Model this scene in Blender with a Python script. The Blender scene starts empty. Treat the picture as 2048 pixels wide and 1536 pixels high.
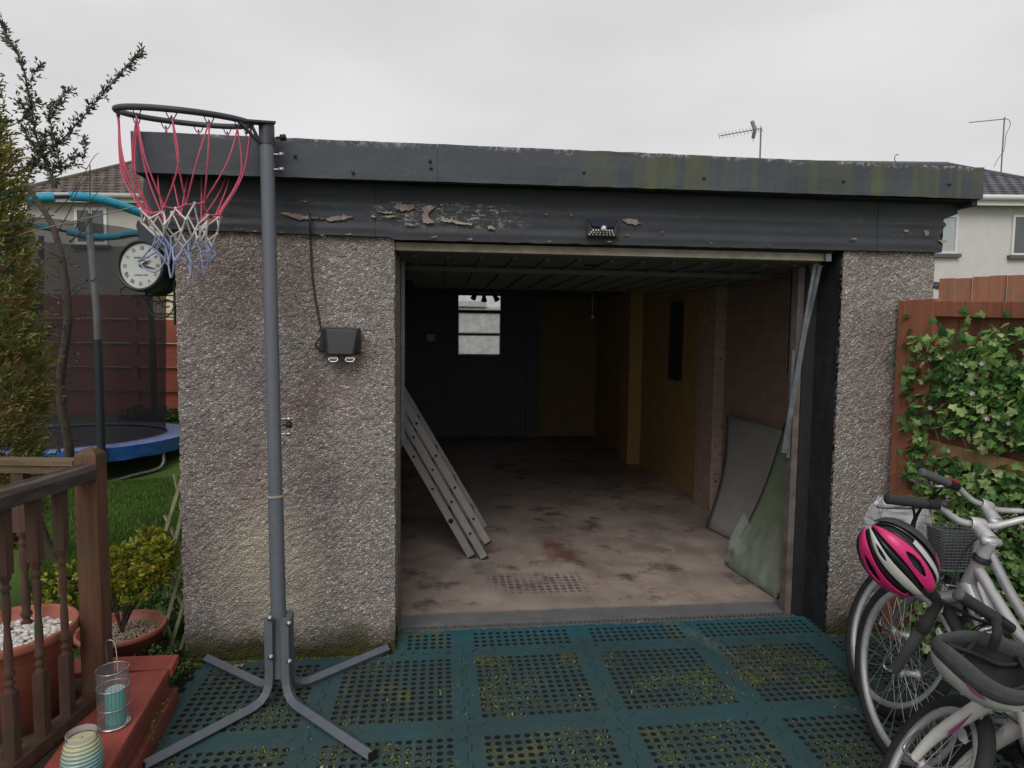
import bpy, bmesh, math, random
from mathutils import Vector, Matrix, Quaternion, noise
PI = math.pi
R = math.radians
SC = bpy.context.scene
COL = SC.collection
rnd = random.Random(7)

# ------------------------------------------------------------------ camera
CP = Vector((.217, -3.267, 1.545)); YAW, PITCH, ROLL, FPX = R(6.47), R(3.99), R(.65), 1267.0
_F = Vector((math.sin(YAW)*math.cos(PITCH), math.cos(YAW)*math.cos(PITCH), -math.sin(PITCH)))
_R0 = Vector((math.cos(YAW), -math.sin(YAW), 0)); _U0 = _R0.cross(_F)
_R = _R0*math.cos(ROLL)+_U0*math.sin(ROLL); _U = _U0*math.cos(ROLL)-_R0*math.sin(ROLL)
cam = bpy.data.objects.new('camera', bpy.data.cameras.new('camera')); COL.objects.link(cam)
mw = Matrix((( _R.x, _U.x, -_F.x, CP.x), (_R.y, _U.y, -_F.y, CP.y), (_R.z, _U.z, -_F.z, CP.z), (0, 0, 0, 1)))
cam.matrix_world = mw
cam.data.sensor_width = 36; cam.data.lens = 36*FPX/2048; cam.data.clip_start = .05; cam.data.clip_end = 400
SC.camera = cam
SC.render.resolution_x = 1024; SC.render.resolution_y = 768

# ------------------------------------------------------------------ sky and light (overcast)
W = bpy.data.worlds.new('World'); SC.world = W; W.use_nodes = True
nt = W.node_tree; nt.nodes.clear()
def _n(t, ty, **kw):
    n = t.nodes.new(ty)
    for k, v in kw.items(): setattr(n, k, v)
    return n
wo = _n(nt, 'ShaderNodeOutputWorld')
sky = _n(nt, 'ShaderNodeTexSky', sky_type='NISHITA', sun_disc=False)
sky.sun_elevation = R(42); sky.sun_rotation = R(198); sky.air_density = 1.5; sky.dust_density = 4
b1 = _n(nt, 'ShaderNodeBackground'); b1.inputs[1].default_value = .10
nt.links.new(sky.outputs[0], b1.inputs[0])
tc = _n(nt, 'ShaderNodeTexCoord'); mp = _n(nt, 'ShaderNodeMapping'); mp.inputs['Scale'].default_value = (1, 1, 2.6)
nt.links.new(tc.outputs['Generated'], mp.inputs[0])
nz = _n(nt, 'ShaderNodeTexNoise'); nz.inputs['Scale'].default_value = 1.7; nz.inputs['Detail'].default_value = 4; nz.inputs['Roughness'].default_value = .45
nt.links.new(mp.outputs[0], nz.inputs['Vector'])
cr = _n(nt, 'ShaderNodeValToRGB'); cr.color_ramp.elements[0].position = .3; cr.color_ramp.elements[1].position = .72
cr.color_ramp.elements[0].color = (.575, .548, .55, 1); cr.color_ramp.elements[1].color = (.765, .755, .765, 1)
nt.links.new(nz.outputs[0], cr.inputs[0])
b2 = _n(nt, 'ShaderNodeBackground'); b2.inputs[1].default_value = .94
nt.links.new(cr.outputs[0], b2.inputs[0])
mx = _n(nt, 'ShaderNodeMixShader'); mx.inputs[0].default_value = .95
nt.links.new(b1.outputs[0], mx.inputs[1]); nt.links.new(b2.outputs[0], mx.inputs[2]); nt.links.new(mx.outputs[0], wo.inputs[0])
sun = bpy.data.objects.new('sun', bpy.data.lights.new('sun', 'SUN')); COL.objects.link(sun)
sun.data.energy = 1.3; sun.data.angle = R(35); sun.data.color = (1, .975, .95)
sun.rotation_euler = (R(48), 0, R(-18)); sun.location = (0, -5, 8)
SC.view_settings.view_transform = 'Standard'; SC.view_settings.look = 'None'
SC.view_settings.exposure = .2; SC.view_settings.gamma = 1; SC.view_settings.use_curve_mapping = False
SC.cycles.max_bounces = 8; SC.cycles.diffuse_bounces = 7; SC.cycles.transparent_max_bounces = 12

# ------------------------------------------------------------------ placing helpers
def ray(px, py): return _F + _R*((px-1024)/FPX) - _U*((py-768)/FPX)
def U(px, py, d): return CP + ray(px, py)*d
def UP(px, py, ax, v):
    r = ray(px, py); return CP + r*((v-CP[ax])/r[ax])

def tag(o, label=None, cat=None, group=None, kind=None):
    if label: o['label'] = label
    if cat: o['category'] = cat
    if group: o['group'] = group
    if kind: o['kind'] = kind
    return o
def empty(name, loc, label, cat, group=None):
    o = bpy.data.objects.new(name, None); COL.objects.link(o); o.location = loc; o.empty_display_size = .1
    return tag(o, label, cat, group)
def wloc(o):
    v = Vector((0, 0, 0))
    while o is not None: v += o.location; o = o.parent
    return v
def copy_tree(o, parent=None):
    c = o.copy(); COL.objects.link(c); c.parent = parent
    for ch in list(o.children): copy_tree(ch, c)
    return c

def r_end(rs): return max(rs[0], rs[-1]) > .004
class MB:
    def __init__(s): s.v = []; s.f = []; s.m = []; s.sm = []; s.cur = 0
    def add(s, vs, fs, smooth=False):
        b = len(s.v); s.v.extend([Vector(v) for v in vs])
        for f in fs: s.f.append([b+i for i in f]); s.m.append(s.cur); s.sm.append(smooth)
        return s
    def box(s, lo, hi, M=None):
        x0, y0, z0 = lo; x1, y1, z1 = hi
        vs = [Vector(p) for p in ((x0,y0,z0),(x1,y0,z0),(x1,y1,z0),(x0,y1,z0),(x0,y0,z1),(x1,y0,z1),(x1,y1,z1),(x0,y1,z1))]
        if M is not None: vs = [M @ v for v in vs]
        return s.add(vs, [(0,3,2,1),(4,5,6,7),(0,1,5,4),(1,2,6,5),(2,3,7,6),(3,0,4,7)])
    def bar(s, a, b, w, h=None, up=(0,0,1), rot=0):
        a = Vector(a); b = Vector(b); h = w if h is None else h
        d = (b-a).normalized(); u = Vector(up)
        if abs(d.dot(u)) > .98: u = Vector((1,0,0))
        x = d.cross(u).normalized(); y = x.cross(d).normalized()
        if rot: q = Quaternion(d, rot); x = q @ x; y = q @ y
        vs = []
        for p in (a, b):
            for sx, sy in ((-1,-1),(1,-1),(1,1),(-1,1)): vs.append(p+x*(w/2*sx)+y*(h/2*sy))
        return s.add(vs, [(0,1,2,3),(7,6,5,4),(0,4,5,1),(1,5,6,2),(2,6,7,3),(3,7,4,0)])
    def tube(s, pts, r, n=8, closed=False, cap=True, sq=False):
        pts = [Vector(p) for p in pts]; N = len(pts)
        rs = r if isinstance(r, (list, tuple)) else [r]*N
        T = []
        for i in range(N):
            if closed: t = pts[(i+1) % N]-pts[i-1]
            else: t = pts[min(i+1, N-1)]-pts[max(i-1, 0)]
            T.append(t.normalized() if t.length > 1e-9 else Vector((0,0,1)))
        u = Vector((0,0,1)) if abs(T[0].z) < .9 else Vector((1,0,0))
        x = T[0].cross(u).normalized(); vs = []
        for i in range(N):
            x = (x - T[i]*x.dot(T[i]))
            x = x.normalized() if x.length > 1e-6 else T[i].orthogonal().normalized()
            y = T[i].cross(x)
            for k in range(n):
                a = 2*PI*(k+.5)/n; rr = rs[i]*(1.2 if sq else 1)
                vs.append(pts[i]+x*(math.cos(a)*rr)+y*(math.sin(a)*rr))
        fs = []
        for i in range(N if closed else N-1):
            j = (i+1) % N
            for k in range(n): fs.append((i*n+k, i*n+(k+1) % n, j*n+(k+1) % n, j*n+k))
        if cap and not closed:
            s.add(vs, fs, smooth=not sq)
            if r_end(rs): s.add(vs[:n], [tuple(range(n-1, -1, -1))]); s.add(vs[(N-1)*n:], [tuple(range(n))])
            return s
        return s.add(vs, fs, smooth=not sq)
    def lathe(s, prof, c=(0,0,0), n=32, axis=(0,0,1), smooth=True, capb=False, capt=False):
        # prof: list of (radius, height)
        c = Vector(c); q = Vector((0,0,1)).rotation_difference(Vector(axis)); vs = []
        for r_, h in prof:
            for k in range(n):
                a = 2*PI*k/n; vs.append(c + q @ Vector((math.cos(a)*r_, math.sin(a)*r_, h)))
        fs = []
        for i in range(len(prof)-1):
            for k in range(n): fs.append((i*n+k, i*n+(k+1) % n, (i+1)*n+(k+1) % n, (i+1)*n+k))
        if capb: fs.append(tuple(range(n-1, -1, -1)))
        if capt: fs.append(tuple((len(prof)-1)*n+k for k in range(n)))
        return s.add(vs, fs, smooth)
    def prism(s, poly, d):
        # poly: 3D points in order, d: thickness vector
        P = [Vector(p) for p in poly]; n = len(P); d = Vector(d)
        return s.add(P+[p+d for p in P], [tuple(range(n-1, -1, -1)), tuple(range(n, 2*n))]+[(i, (i+1) % n, n+(i+1) % n, n+i) for i in range(n)])
    def grid(s, fn, nu, nv, smooth=True):
        vs = [fn(i/nu, j/nv) for j in range(nv+1) for i in range(nu+1)]
        return s.add(vs, [(j*(nu+1)+i, j*(nu+1)+i+1, (j+1)*(nu+1)+i+1, (j+1)*(nu+1)+i) for j in range(nv) for i in range(nu)], smooth)
    def xf(s, M):
        s.v = [M @ v for v in s.v]; return s
    def build(s, name, mats, parent=None, local=False, bevel=0, solid=0):
        me = bpy.data.meshes.new(name)
        off = wloc(parent) if (parent is not None and not local) else Vector((0,0,0))
        me.from_pydata([tuple(v-off) for v in s.v], [], s.f)
        if not isinstance(mats, (list, tuple)): mats = [mats]
        for m_ in mats: me.materials.append(m_)
        me.polygons.foreach_set('material_index', s.m); me.polygons.foreach_set('use_smooth', s.sm)
        me.update()
        o = bpy.data.objects.new(name, me); COL.objects.link(o); o.parent = parent
        if bevel:
            b = o.modifiers.new('bevel', 'BEVEL'); b.width = bevel; b.segments = 2; b.limit_method = 'ANGLE'; b.angle_limit = R(40)
        if solid:
            b = o.modifiers.new('solid', 'SOLIDIFY'); b.thickness = solid
        return o
def smooth_path(pts, k=6):
    P = [Vector(p) for p in pts]; out = []
    for i in range(len(P)-1):
        p0 = P[max(i-1, 0)]; p1 = P[i]; p2 = P[i+1]; p3 = P[min(i+2, len(P)-1)]
        for j in range(k):
            t = j/k
            out.append(.5*((2*p1)+(p2-p0)*t+(2*p0-5*p1+4*p2-p3)*t*t+(3*p1-p0-3*p2+p3)*t**3))
    out.append(P[-1]); return out

# ------------------------------------------------------------------ materials
def lk(t, a, b): t.links.new(a, b)
class Mat:
    """small builder round a Principled BSDF; colours are real-world base colours"""
    def __init__(s, name, rough=.8, metal=0, spec=.4):
        s.m = bpy.data.materials.new(name); s.m.use_nodes = True; s.t = s.m.node_tree
        s.b = s.t.nodes['Principled BSDF']; s.b.inputs['Roughness'].default_value = rough
        s.b.inputs['Metallic'].default_value = metal; s.b.inputs['Specular IOR Level'].default_value = spec
        s.tc = s.t.nodes.new('ShaderNodeTexCoord'); s.co = s.tc.outputs['Object']; s.h = None
    def pos(s):
        g = s.t.nodes.new('ShaderNodeNewGeometry'); return g.outputs['Position']
    def useworld(s): s.co = s.pos(); return s
    def map(s, scale=(1,1,1), loc=(0,0,0), rot=(0,0,0)):
        m = s.t.nodes.new('ShaderNodeMapping'); m.inputs['Scale'].default_value = scale; m.inputs['Location'].default_value = loc; m.inputs['Rotation'].default_value = rot
        lk(s.t, s.co, m.inputs[0]); return m.outputs[0]
    def noise(s, scale, detail=4, rough=.55, vec=None, lo=0., hi=1., dist=0):
        n = s.t.nodes.new('ShaderNodeTexNoise'); n.inputs['Scale'].default_value = scale; n.inputs['Detail'].default_value = detail
        n.inputs['Roughness'].default_value = rough; n.inputs['Distortion'].default_value = dist
        lk(s.t, vec or s.co, n.inputs['Vector'])
        return s.rng(n.outputs[0], lo, hi) if (lo, hi) != (0., 1.) else n.outputs[0]
    def rng(s, v, lo, hi, a=0., b=1.):
        n = s.t.nodes.new('ShaderNodeMapRange'); n.inputs[1].default_value = lo; n.inputs[2].default_value = hi
        n.inputs[3].default_value = a; n.inputs[4].default_value = b; lk(s.t, v, n.inputs[0]); return n.outputs[0]
    def math(s, op, a, b=None):
        n = s.t.nodes.new('ShaderNodeMath'); n.operation = op; n.use_clamp = False
        for i, v in enumerate((a, b)):
            if v is None: continue
            if isinstance(v, (int, float)): n.inputs[i].default_value = v
            else: lk(s.t, v, n.inputs[i])
        return n.outputs[0]
    def sep(s, v=None):
        n = s.t.nodes.new('ShaderNodeSeparateXYZ'); lk(s.t, v or s.co, n.inputs[0]); return n.outputs
    def voro(s, scale, feature='F1', vec=None, rand=1.):
        n = s.t.nodes.new('ShaderNodeTexVoronoi'); n.feature = feature; n.inputs['Scale'].default_value = scale; n.inputs['Randomness'].default_value = rand
        lk(s.t, vec or s.co, n.inputs['Vector']); return n
    def mix(s, f, a, b, mode='MIX'):
        n = s.t.nodes.new('ShaderNodeMix'); n.data_type = 'RGBA'; n.blend_type = mode; n.clamp_factor = True
        if isinstance(f, (int, float)): n.inputs[0].default_value = f
        else: lk(s.t, f, n.inputs[0])
        for i, v in ((6, a), (7, b)):
            if isinstance(v, tuple): n.inputs[i].default_value = (v+(1,))[:4]
            else: lk(s.t, v, n.inputs[i])
        return n.outputs[2]
    def ramp(s, v, stops, interp='LINEAR'):
        n = s.t.nodes.new('ShaderNodeValToRGB'); n.color_ramp.interpolation = interp; e = n.color_ramp.elements
        while len(e) < len(stops): e.new(.5)
        for i, (p, c) in enumerate(stops): e[i].position = p; e[i].color = (c+(1,))[:4]
        lk(s.t, v, n.inputs[0]); return n.outputs[0]
    def island(s):
        g = s.t.nodes.new('ShaderNodeNewGeometry'); return g.outputs['Random Per Island']
    def objrand(s):
        g = s.t.nodes.new('ShaderNodeObjectInfo'); return g.outputs['Random']
    def col(s, c):
        if isinstance(c, tuple): s.b.inputs['Base Color'].default_value = (c+(1,))[:4]
        else: lk(s.t, c, s.b.inputs['Base Color'])
        return s
    def rough(s, v):
        lk(s.t, v, s.b.inputs['Roughness']); return s
    def bump(s, v, strength=.5, dist=.01):
        n = s.t.nodes.new('ShaderNodeBump'); n.inputs['Strength'].default_value = strength; n.inputs['Distance'].default_value = dist
        lk(s.t, v, n.inputs['Height'])
        if s.h is not None: lk(s.t, s.h, n.inputs['Normal'])
        s.h = n.outputs[0]; lk(s.t, s.h, s.b.inputs['Normal']); return s
def simple(name, c1, c2=None, rough=.7, metal=0, scale=12, bump=.15, spec=.4, stretch=(1,1,1), dist=.004):
    m = Mat(name, rough, metal, spec); v = m.map(stretch)
    n = m.noise(scale, 6, .6, v)
    c2 = c2 or tuple(x*.7 for x in c1)
    m.col(m.mix(m.rng(n, .3, .7), c2, c1))
    n2 = m.noise(scale*6, 4, .6, v)
    if bump: m.bump(n2, bump, dist)
    m.rough(m.rng(n, .2, .8, max(.05, rough-.12), min(1, rough+.12)))
    return m.m
def leafmat(name, stops, rough=.55, trans=.25):
    m = Mat(name, rough, 0, .35); i = m.island()
    c = m.ramp(i, stops)
    m.col(c); 
    m.b.inputs['Subsurface Weight'].default_value = 0
    # a thin leaf lets some light through
    tr = m.t.nodes.new('ShaderNodeBsdfTranslucent'); lk(m.t, c, tr.inputs[0])
    ms = m.t.nodes.new('ShaderNodeMixShader'); ms.inputs[0].default_value = trans
    out = m.t.nodes['Material Output']; lk(m.t, m.b.outputs[0], ms.inputs[1]); lk(m.t, tr.outputs[0], ms.inputs[2]); lk(m.t, ms.outputs[0], out.inputs[0])
    return m.m

# pebble dash: small stones of mixed pinkish grey, cream and brown set in grey render
def pebble_mat(stain=True):
    m = Mat('pebble_dash', .75, 0, .35).useworld()
    w = m.noise(9, 3, .5); 
    wv = m.t.nodes.new('ShaderNodeVectorMath'); wv.operation = 'MULTIPLY_ADD'
    nn = m.t.nodes.new('ShaderNodeTexNoise'); nn.inputs['Scale'].default_value = 45; lk(m.t, m.co, nn.inputs['Vector'])
    lk(m.t, nn.outputs['Color'], wv.inputs[0]); wv.inputs[1].default_value = (.012, .012, .008); lk(m.t, m.co, wv.inputs[2])
    mp_ = m.t.nodes.new('ShaderNodeMapping'); mp_.inputs['Scale'].default_value = (1, 1, 1.35); lk(m.t, wv.outputs[0], mp_.inputs[0])
    v1 = m.voro(80, 'F1', mp_.outputs[0]); v2 = m.voro(80, 'DISTANCE_TO_EDGE', mp_.outputs[0])
    hsv = m.sep(v1.outputs['Color'])
    stone = m.ramp(hsv[0], [(0, (.21, .182, .168)), (.3, (.32, .286, .264)), (.6, (.39, .355, .328)), (.85, (.46, .425, .395)), (1, (.62, .59, .565))])
    edge = m.rng(v2.outputs['Distance'], .0, .16)
    c = m.mix(edge, (.14, .122, .112), stone)
    P = m.sep()
    # broad weathering: pinkish, grey and lime-yellow zones
    c = m.mix(m.noise(1.6, 3, .5, None, .45, .65), c, m.mix(1., c, (1.0, .90, .875), 'MULTIPLY'))
    big = m.noise(2.3, 4, .6)
    c = m.mix(m.rng(big, .5, .7), c, m.mix(1., c, (.72, .70, .72), 'MULTIPLY'))
    if stain:
        # pale lime bloom low on the wall round (-.55, z .45)
        dx = m.math('DIVIDE', m.math('ADD', P[0], .60), .30); dz = m.math('DIVIDE', m.math('ADD', P[2], -.42), .42)
        r2 = m.math('ADD', m.math('MULTIPLY', dx, dx), m.math('MULTIPLY', dz, dz))
        f = m.math('MULTIPLY', m.rng(r2, 1.0, .15), m.noise(5, 4, .6, None, .26, .50))
        c = m.mix(m.math('MULTIPLY', f, .8), c, m.mix(edge, (.27, .245, .18), (.56, .52, .41)))
    # dark damp and moss at the foot
    foot = m.math('ADD', P[2], m.math('MULTIPLY', m.noise(7, 4, .6), -.16))
    c = m.mix(m.rng(foot, .10, -.01), c, m.mix(edge, (.02, .018, .01), (.085, .078, .035)))
    c = m.mix(m.rng(foot, -.01, -.05), c, m.mix(m.noise(60, 3), (.022, .026, .006), (.075, .08, .012)))
    m.col(c)
    h = m.rng(v2.outputs['Distance'], 0, .35)
    m.bump(h, .8, .005)
    m.bump(m.noise(260, 3), .35, .002)
    return m.m
M = {}
M['pebble'] = pebble_mat()
def felt_mat(name, algae):
    m = Mat(name, .62, 0, .42).useworld(); P = m.sep()
    n = m.noise(3.2, 5, .6); v = m.map((1, 1, 3.)); g = m.noise(45, 4, .6)
    c = m.mix(m.rng(n, .3, .7), (.042, .049, .060) if algae else (.027, .031, .038), (.066, .074, .088) if algae else (.043, .048, .058))
    c = m.mix(m.math('MULTIPLY', m.noise(60, 3, .6, None, .62, .75), .5), c, (.13, .135, .14))
    if algae:
        st = m.noise(13, 4, .6, m.map((1, 1, .07)), .43, .60)
        zone = m.math('MULTIPLY', m.rng(P[0], .75, 1.15), m.rng(m.noise(2.1, 2), .30, .5))
        c = m.mix(m.math('MULTIPLY', m.math('MULTIPLY', st, zone), .9), c, (.085, .100, .045))
    # paint flaked off along the top edge and the bottom lip: pale specks
    zt = m.math('ADD', P[2], m.math('MULTIPLY', m.noise(9, 4, .7), .10))
    fl = m.math('MULTIPLY', m.rng(zt, 2.448 if algae else 9, 2.475 if algae else 10), m.noise(52, 5, .75, None, .50, .54))
    fx = m.math('MULTIPLY', fl, m.rng(m.noise(2.6, 2), .40, .50))
    c = m.mix(fx, c, (.38, .38, .38))
    if algae:
        z1 = m.math('MULTIPLY', m.rng(P[0], -.42, -.15), m.rng(P[0], .28, .08)); z2 = m.rng(m.math('ADD', P[2], m.math('MULTIPLY', m.noise(13, 4, .7), .10)), 2.435, 2.50)
        c = m.mix(m.math('MULTIPLY', m.math('MULTIPLY', z1, z2), m.noise(34, 6, .8, None, .50, .54)), c, (.46, .46, .45))
    else:
        z1 = m.math('MULTIPLY', m.rng(P[0], -.12, .0), m.rng(P[0], .66, .45)); z2 = m.math('MULTIPLY', m.rng(P[2], 2.055, 2.085), m.rng(P[2], 2.19, 2.15))
        c = m.mix(m.math('MULTIPLY', m.math('MULTIPLY', z1, z2), m.noise(30, 7, .85, m.map((1, 1, 2.6)), .545, .575)), c, (.40, .36, .33))
    sp = m.noise(85, 5, .8, None, .735, .75)
    c = m.mix(sp, c, (.38, .37, .35))
    m.col(c); m.bump(n, .35, .02); m.bump(g, .25, .003)
    m.rough(m.rng(n, .3, .7, .5, .75))
    return m.m
M['felt'] = felt_mat('roofing_felt_fascia', True)
M['felt2'] = felt_mat('roofing_felt_band', False)
M['bare'] = simple('bare_board_under_felt', (.36, .28, .24), (.16, .13, .12), .85, scale=30, bump=.5)
M['cream'] = simple('cream_paint', (.38, .34, .27), (.22, .195, .15), .6, scale=14, bump=.2)
M['blackpaint'] = None
def brick_mat(name, c1, c2, mortar, rough=.7, loss=.0, losscol=(.1,.09,.08), axis='x', bump=.35):
    m = Mat(name, rough, 0, .4).useworld(); P = m.sep()
    cb = m.t.nodes.new('ShaderNodeCombineXYZ')
    u = P[0] if axis == 'x' else P[1]
    lk(m.t, u, cb.inputs[0]); lk(m.t, P[2], cb.inputs[1])
    br = m.t.nodes.new('ShaderNodeTexBrick'); br.inputs['Scale'].default_value = 1; br.inputs['Brick Width'].default_value = .225; br.inputs['Row Height'].default_value = .075
    br.inputs['Mortar Size'].default_value = .006; br.inputs['Mortar Smooth'].default_value = .4
    wv = m.t.nodes.new('ShaderNodeVectorMath'); wv.operation = 'MULTIPLY_ADD'
    nn = m.t.nodes.new('ShaderNodeTexNoise'); nn.inputs['Scale'].default_value = 8; lk(m.t, m.co, nn.inputs['Vector'])
    lk(m.t, nn.outputs['Color'], wv.inputs[0]); wv.inputs[1].default_value = (.02, .02, 0); lk(m.t, cb.outputs[0], wv.inputs[2])
    lk(m.t, wv.outputs[0], br.inputs['Vector'])
    n = m.noise(6, 5, .65)
    base = m.mix(m.rng(n, .3, .7), c2, c1)
    c = m.mix(m.math('MULTIPLY', br.outputs['Fac'], .4), base, mortar)
    if loss: c = m.mix(m.noise(16, 5, .7, None, .66-loss, .70-loss), c, losscol)
    m.col(c)
    m.bump(m.math('SUBTRACT', 1., br.outputs['Fac']), bump, .006); m.bump(m.noise(40, 5, .7), .4, .004)
    return m.m
M['revealbrick'] = brick_mat('black_painted_brick', (.017, .019, .022), (.030, .033, .038), (.014, .016, .018), .5, axis='y', bump=.22)
M['bluebrick'] = brick_mat('dark_blue_painted_brick', (.19, .205, .235), (.14, .15, .175), (.06, .068, .08), .7)
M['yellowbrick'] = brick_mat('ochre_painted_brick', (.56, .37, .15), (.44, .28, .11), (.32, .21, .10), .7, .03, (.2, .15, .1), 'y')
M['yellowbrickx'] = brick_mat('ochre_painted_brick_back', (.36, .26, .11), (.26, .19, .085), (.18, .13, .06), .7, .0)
M['pinkbrick'] = brick_mat('pink_painted_brick', (.50, .36, .29), (.36, .26, .21), (.28, .20, .17), .75, .06, (.09, .07, .06), 'y')
M['brownbrick'] = brick_mat('bare_brown_brick', (.36, .255, .21), (.25, .18, .15), (.20, .155, .13), .8, .05, (.3, .25, .22), 'y')
def floor_mat():
    m = Mat('worn_painted_concrete', .62, 0, .4).useworld(); P = m.sep()
    n = m.noise(2.2, 6, .62); c = m.mix(m.rng(n, .35, .68), (.26, .21, .185), (.46, .375, .32))
    c = m.mix(m.noise(5.5, 6, .7, None, .54, .70), c, (.50, .36, .27))
    c = m.mix(m.math('MULTIPLY', m.noise(7, 6, .75, m.map((1,1,1), (3,1,0)), .58, .66), .6), c, (.33, .31, .29))
    c = m.mix(m.math('MULTIPLY', m.noise(3.1, 5, .7, m.map((1,1,1), (8,4,0)), .55, .66), .75), c, (.055, .048, .045))
    # grid imprint left by a mat
    bx = m.t.nodes.new('ShaderNodeTexBrick'); bx.offset = 0; bx.inputs['Scale'].default_value = 1; bx.inputs['Brick Width'].default_value = .045; bx.inputs['Row Height'].default_value = .045; bx.inputs['Mortar Size'].default_value = .008
    lk(m.t, m.co, bx.inputs['Vector'])
    zx = m.math('MULTIPLY', m.rng(P[0], .50, .56), m.rng(P[0], 1.14, 1.08)); zy = m.math('MULTIPLY', m.rng(P[1], .35, .40), m.rng(P[1], .72, .66))
    g = m.math('MULTIPLY', m.math('MULTIPLY', zx, zy), m.math('MULTIPLY', m.math('SUBTRACT', 1., bx.outputs['Fac']), m.noise(9, 4, .7, None, .36, .52)))
    c = m.mix(m.math('MULTIPLY', g, .8), c, (.05, .05, .055))
    # red-brown paint remains
    zx = m.math('MULTIPLY', m.rng(P[0], .92, 1.0), m.rng(P[0], 1.22, 1.14)); zy = m.math('MULTIPLY', m.rng(P[1], .85, .92), m.rng(P[1], 1.45, 1.3))
    c = m.mix(m.math('MULTIPLY', m.math('MULTIPLY', m.math('MULTIPLY', zx, zy), m.noise(8, 4, .7, None, .35, .5)), .7), c, (.15, .05, .04))
    # black scuffs, bits and pale scratches
    c = m.mix(m.noise(24, 5, .8, None, .70, .73), c, (.03, .025, .025))
    c = m.mix(m.noise(38, 4, .8, m.map((1,.35,1), (4,4,0)), .71, .74), c, (.5, .48, .45))
    # grey cement threshold
    c = m.mix(m.rng(m.math('ADD', P[1], m.math('MULTIPLY', m.noise(7, 4), .06)), .185, .155), c, m.mix(m.noise(9, 5), (.10, .105, .11), (.21, .215, .22)))
    m.col(c); m.bump(m.noise(28, 6, .7), .35, .006); m.bump(n, .3, .02)
    m.rough(m.rng(n, .3, .7, .45, .75)); return m.m
M['floor'] = floor_mat()
def mat_mat():
    m = Mat('teal_rubber', .72, 0, .35).useworld(); P = m.sep()
    n = m.noise(2.0, 5, .6); clean = m.noise(1.4, 3, .5, m.map((1,1,1), (5,2,0)))
    teal = m.mix(m.noise(30, 4, .6), (.022, .074, .088), (.034, .098, .112))
    dirt = m.mix(m.noise(25, 5, .7), (.030, .046, .047), (.054, .070, .063))
    fx = m.math('MODULO', m.math('ADD', P[0], .880+6.05), .605); fy = m.math('MODULO', m.math('ADD', P[1], .268+6.05), .605)
    ins = m.math('MULTIPLY', m.math('MULTIPLY', m.rng(fx, .045, .075), m.rng(fx, .56, .53)), m.math('MULTIPLY', m.rng(fy, .045, .075), m.rng(fy, .56, .53)))
    c = m.mix(m.math('ADD', m.math('MULTIPLY', m.rng(n, .66, .36), .55), m.math('MULTIPLY', ins, .45)), teal, dirt)
    c = m.mix(m.math('MULTIPLY', m.noise(12, 6, .75, None, .48, .72), .6), c, dirt)
    c = m.mix(m.math('MULTIPLY', m.rng(P[1], -.22, -.13), .75), c, (.020, .105, .135))
    d = m.math('ADD', m.math('MULTIPLY', m.noise(55, 4, .7), .5), m.math('MULTIPLY', m.noise(6, 3), .5))
    mo = m.math('MULTIPLY', m.rng(d, .53, .60), m.math('MULTIPLY', m.noise(3.0, 3, .5, m.map((1,1,1), (1,7,0)), .42, .58), m.math('ADD', m.math('MULTIPLY', ins, .8), .2)))
    c = m.mix(m.math('MULTIPLY', mo, .75), c, (.12, .125, .03))
    c = m.mix(m.noise(110, 3, .8, None, .735, .76), c, (.30, .28, .24))
    # grit trail washed out of the doorway
    tr = m.math('ABSOLUTE', m.math('ADD', P[0], m.math('ADD', m.math('MULTIPLY', P[1], .55), -1.42)))
    c = m.mix(m.math('MULTIPLY', m.rng(tr, .07, .0), m.noise(20, 5, .8, None, .42, .62)), c, (.13, .13, .115))
    m.col(c); m.bump(m.noise(90, 4, .7), .3, .002)
    m.rough(m.rng(n, .3, .7, .55, .82)); return m.m
M['rubber_mat'] = mat_mat()
M['soil'] = simple('dark_wet_soil', (.016, .014, .011), (.006, .005, .004), .95, scale=22, bump=.9, dist=.02)
def wood_mat(name, c1, c2, moss=None, rough=.75, along='z', scale=1., chips=None):
    m = Mat(name, rough, 0, .35)
    st = {'x': (.06, 1, 1), 'y': (1, .06, 1), 'z': (1, 1, .06)}[along]; v = m.map(tuple(a*scale for a in st))
    g = m.noise(42, 6, .65, v, dist=.6); n = m.noise(3, 4, .6)
    c = m.mix(m.rng(g, .32, .68), c2, c1)
    c = m.mix(m.math('MULTIPLY', m.rng(n, .45, .7), .5), c, tuple(x*.45 for x in c1))
    c = m.mix(m.noise(90, 3, .7, v, .66, .7), c, tuple(x*.3 for x in c1))
    if moss: c = m.mix(m.noise(6, 5, .7, m.map((1,1,1), (2,5,1)), .56, .68), c, moss)
    if chips: c = m.mix(m.noise(34, 6, .8, m.map((1,1,1), (7,1,2)), .65, .68), c, chips)
    m.col(c); m.bump(g, .5, .004); return m.m
M['newel'] = wood_mat('weathered_brown_post', (.17, .080, .046), (.085, .043, .028), (.07, .07, .035))
M['spindle'] = wood_mat('weathered_brown_spindle', (.115, .060, .042), (.055, .032, .025), (.055, .058, .030))
M['rail'] = wood_mat('grey_worn_handrail', (.105, .085, .072), (.042, .034, .030), None, along='y')
M['rail2'] = wood_mat('brown_rail_far', (.22, .155, .09), (.10, .065, .04), None, along='x')
M['redboard'] = wood_mat('red_painted_board', (.42, .095, .070), (.31, .070, .054), None, .6, 'y', 1., (.50, .42, .36))
M['redside'] = wood_mat('red_board_flaking_side', (.26, .065, .048), (.15, .045, .034), (.10, .10, .04), .75, 'y', 1., (.30, .28, .20))
M['decking'] = wood_mat('dark_damp_decking', (.085, .068, .055), (.035, .028, .024), (.04, .045, .03), along='x')
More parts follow.
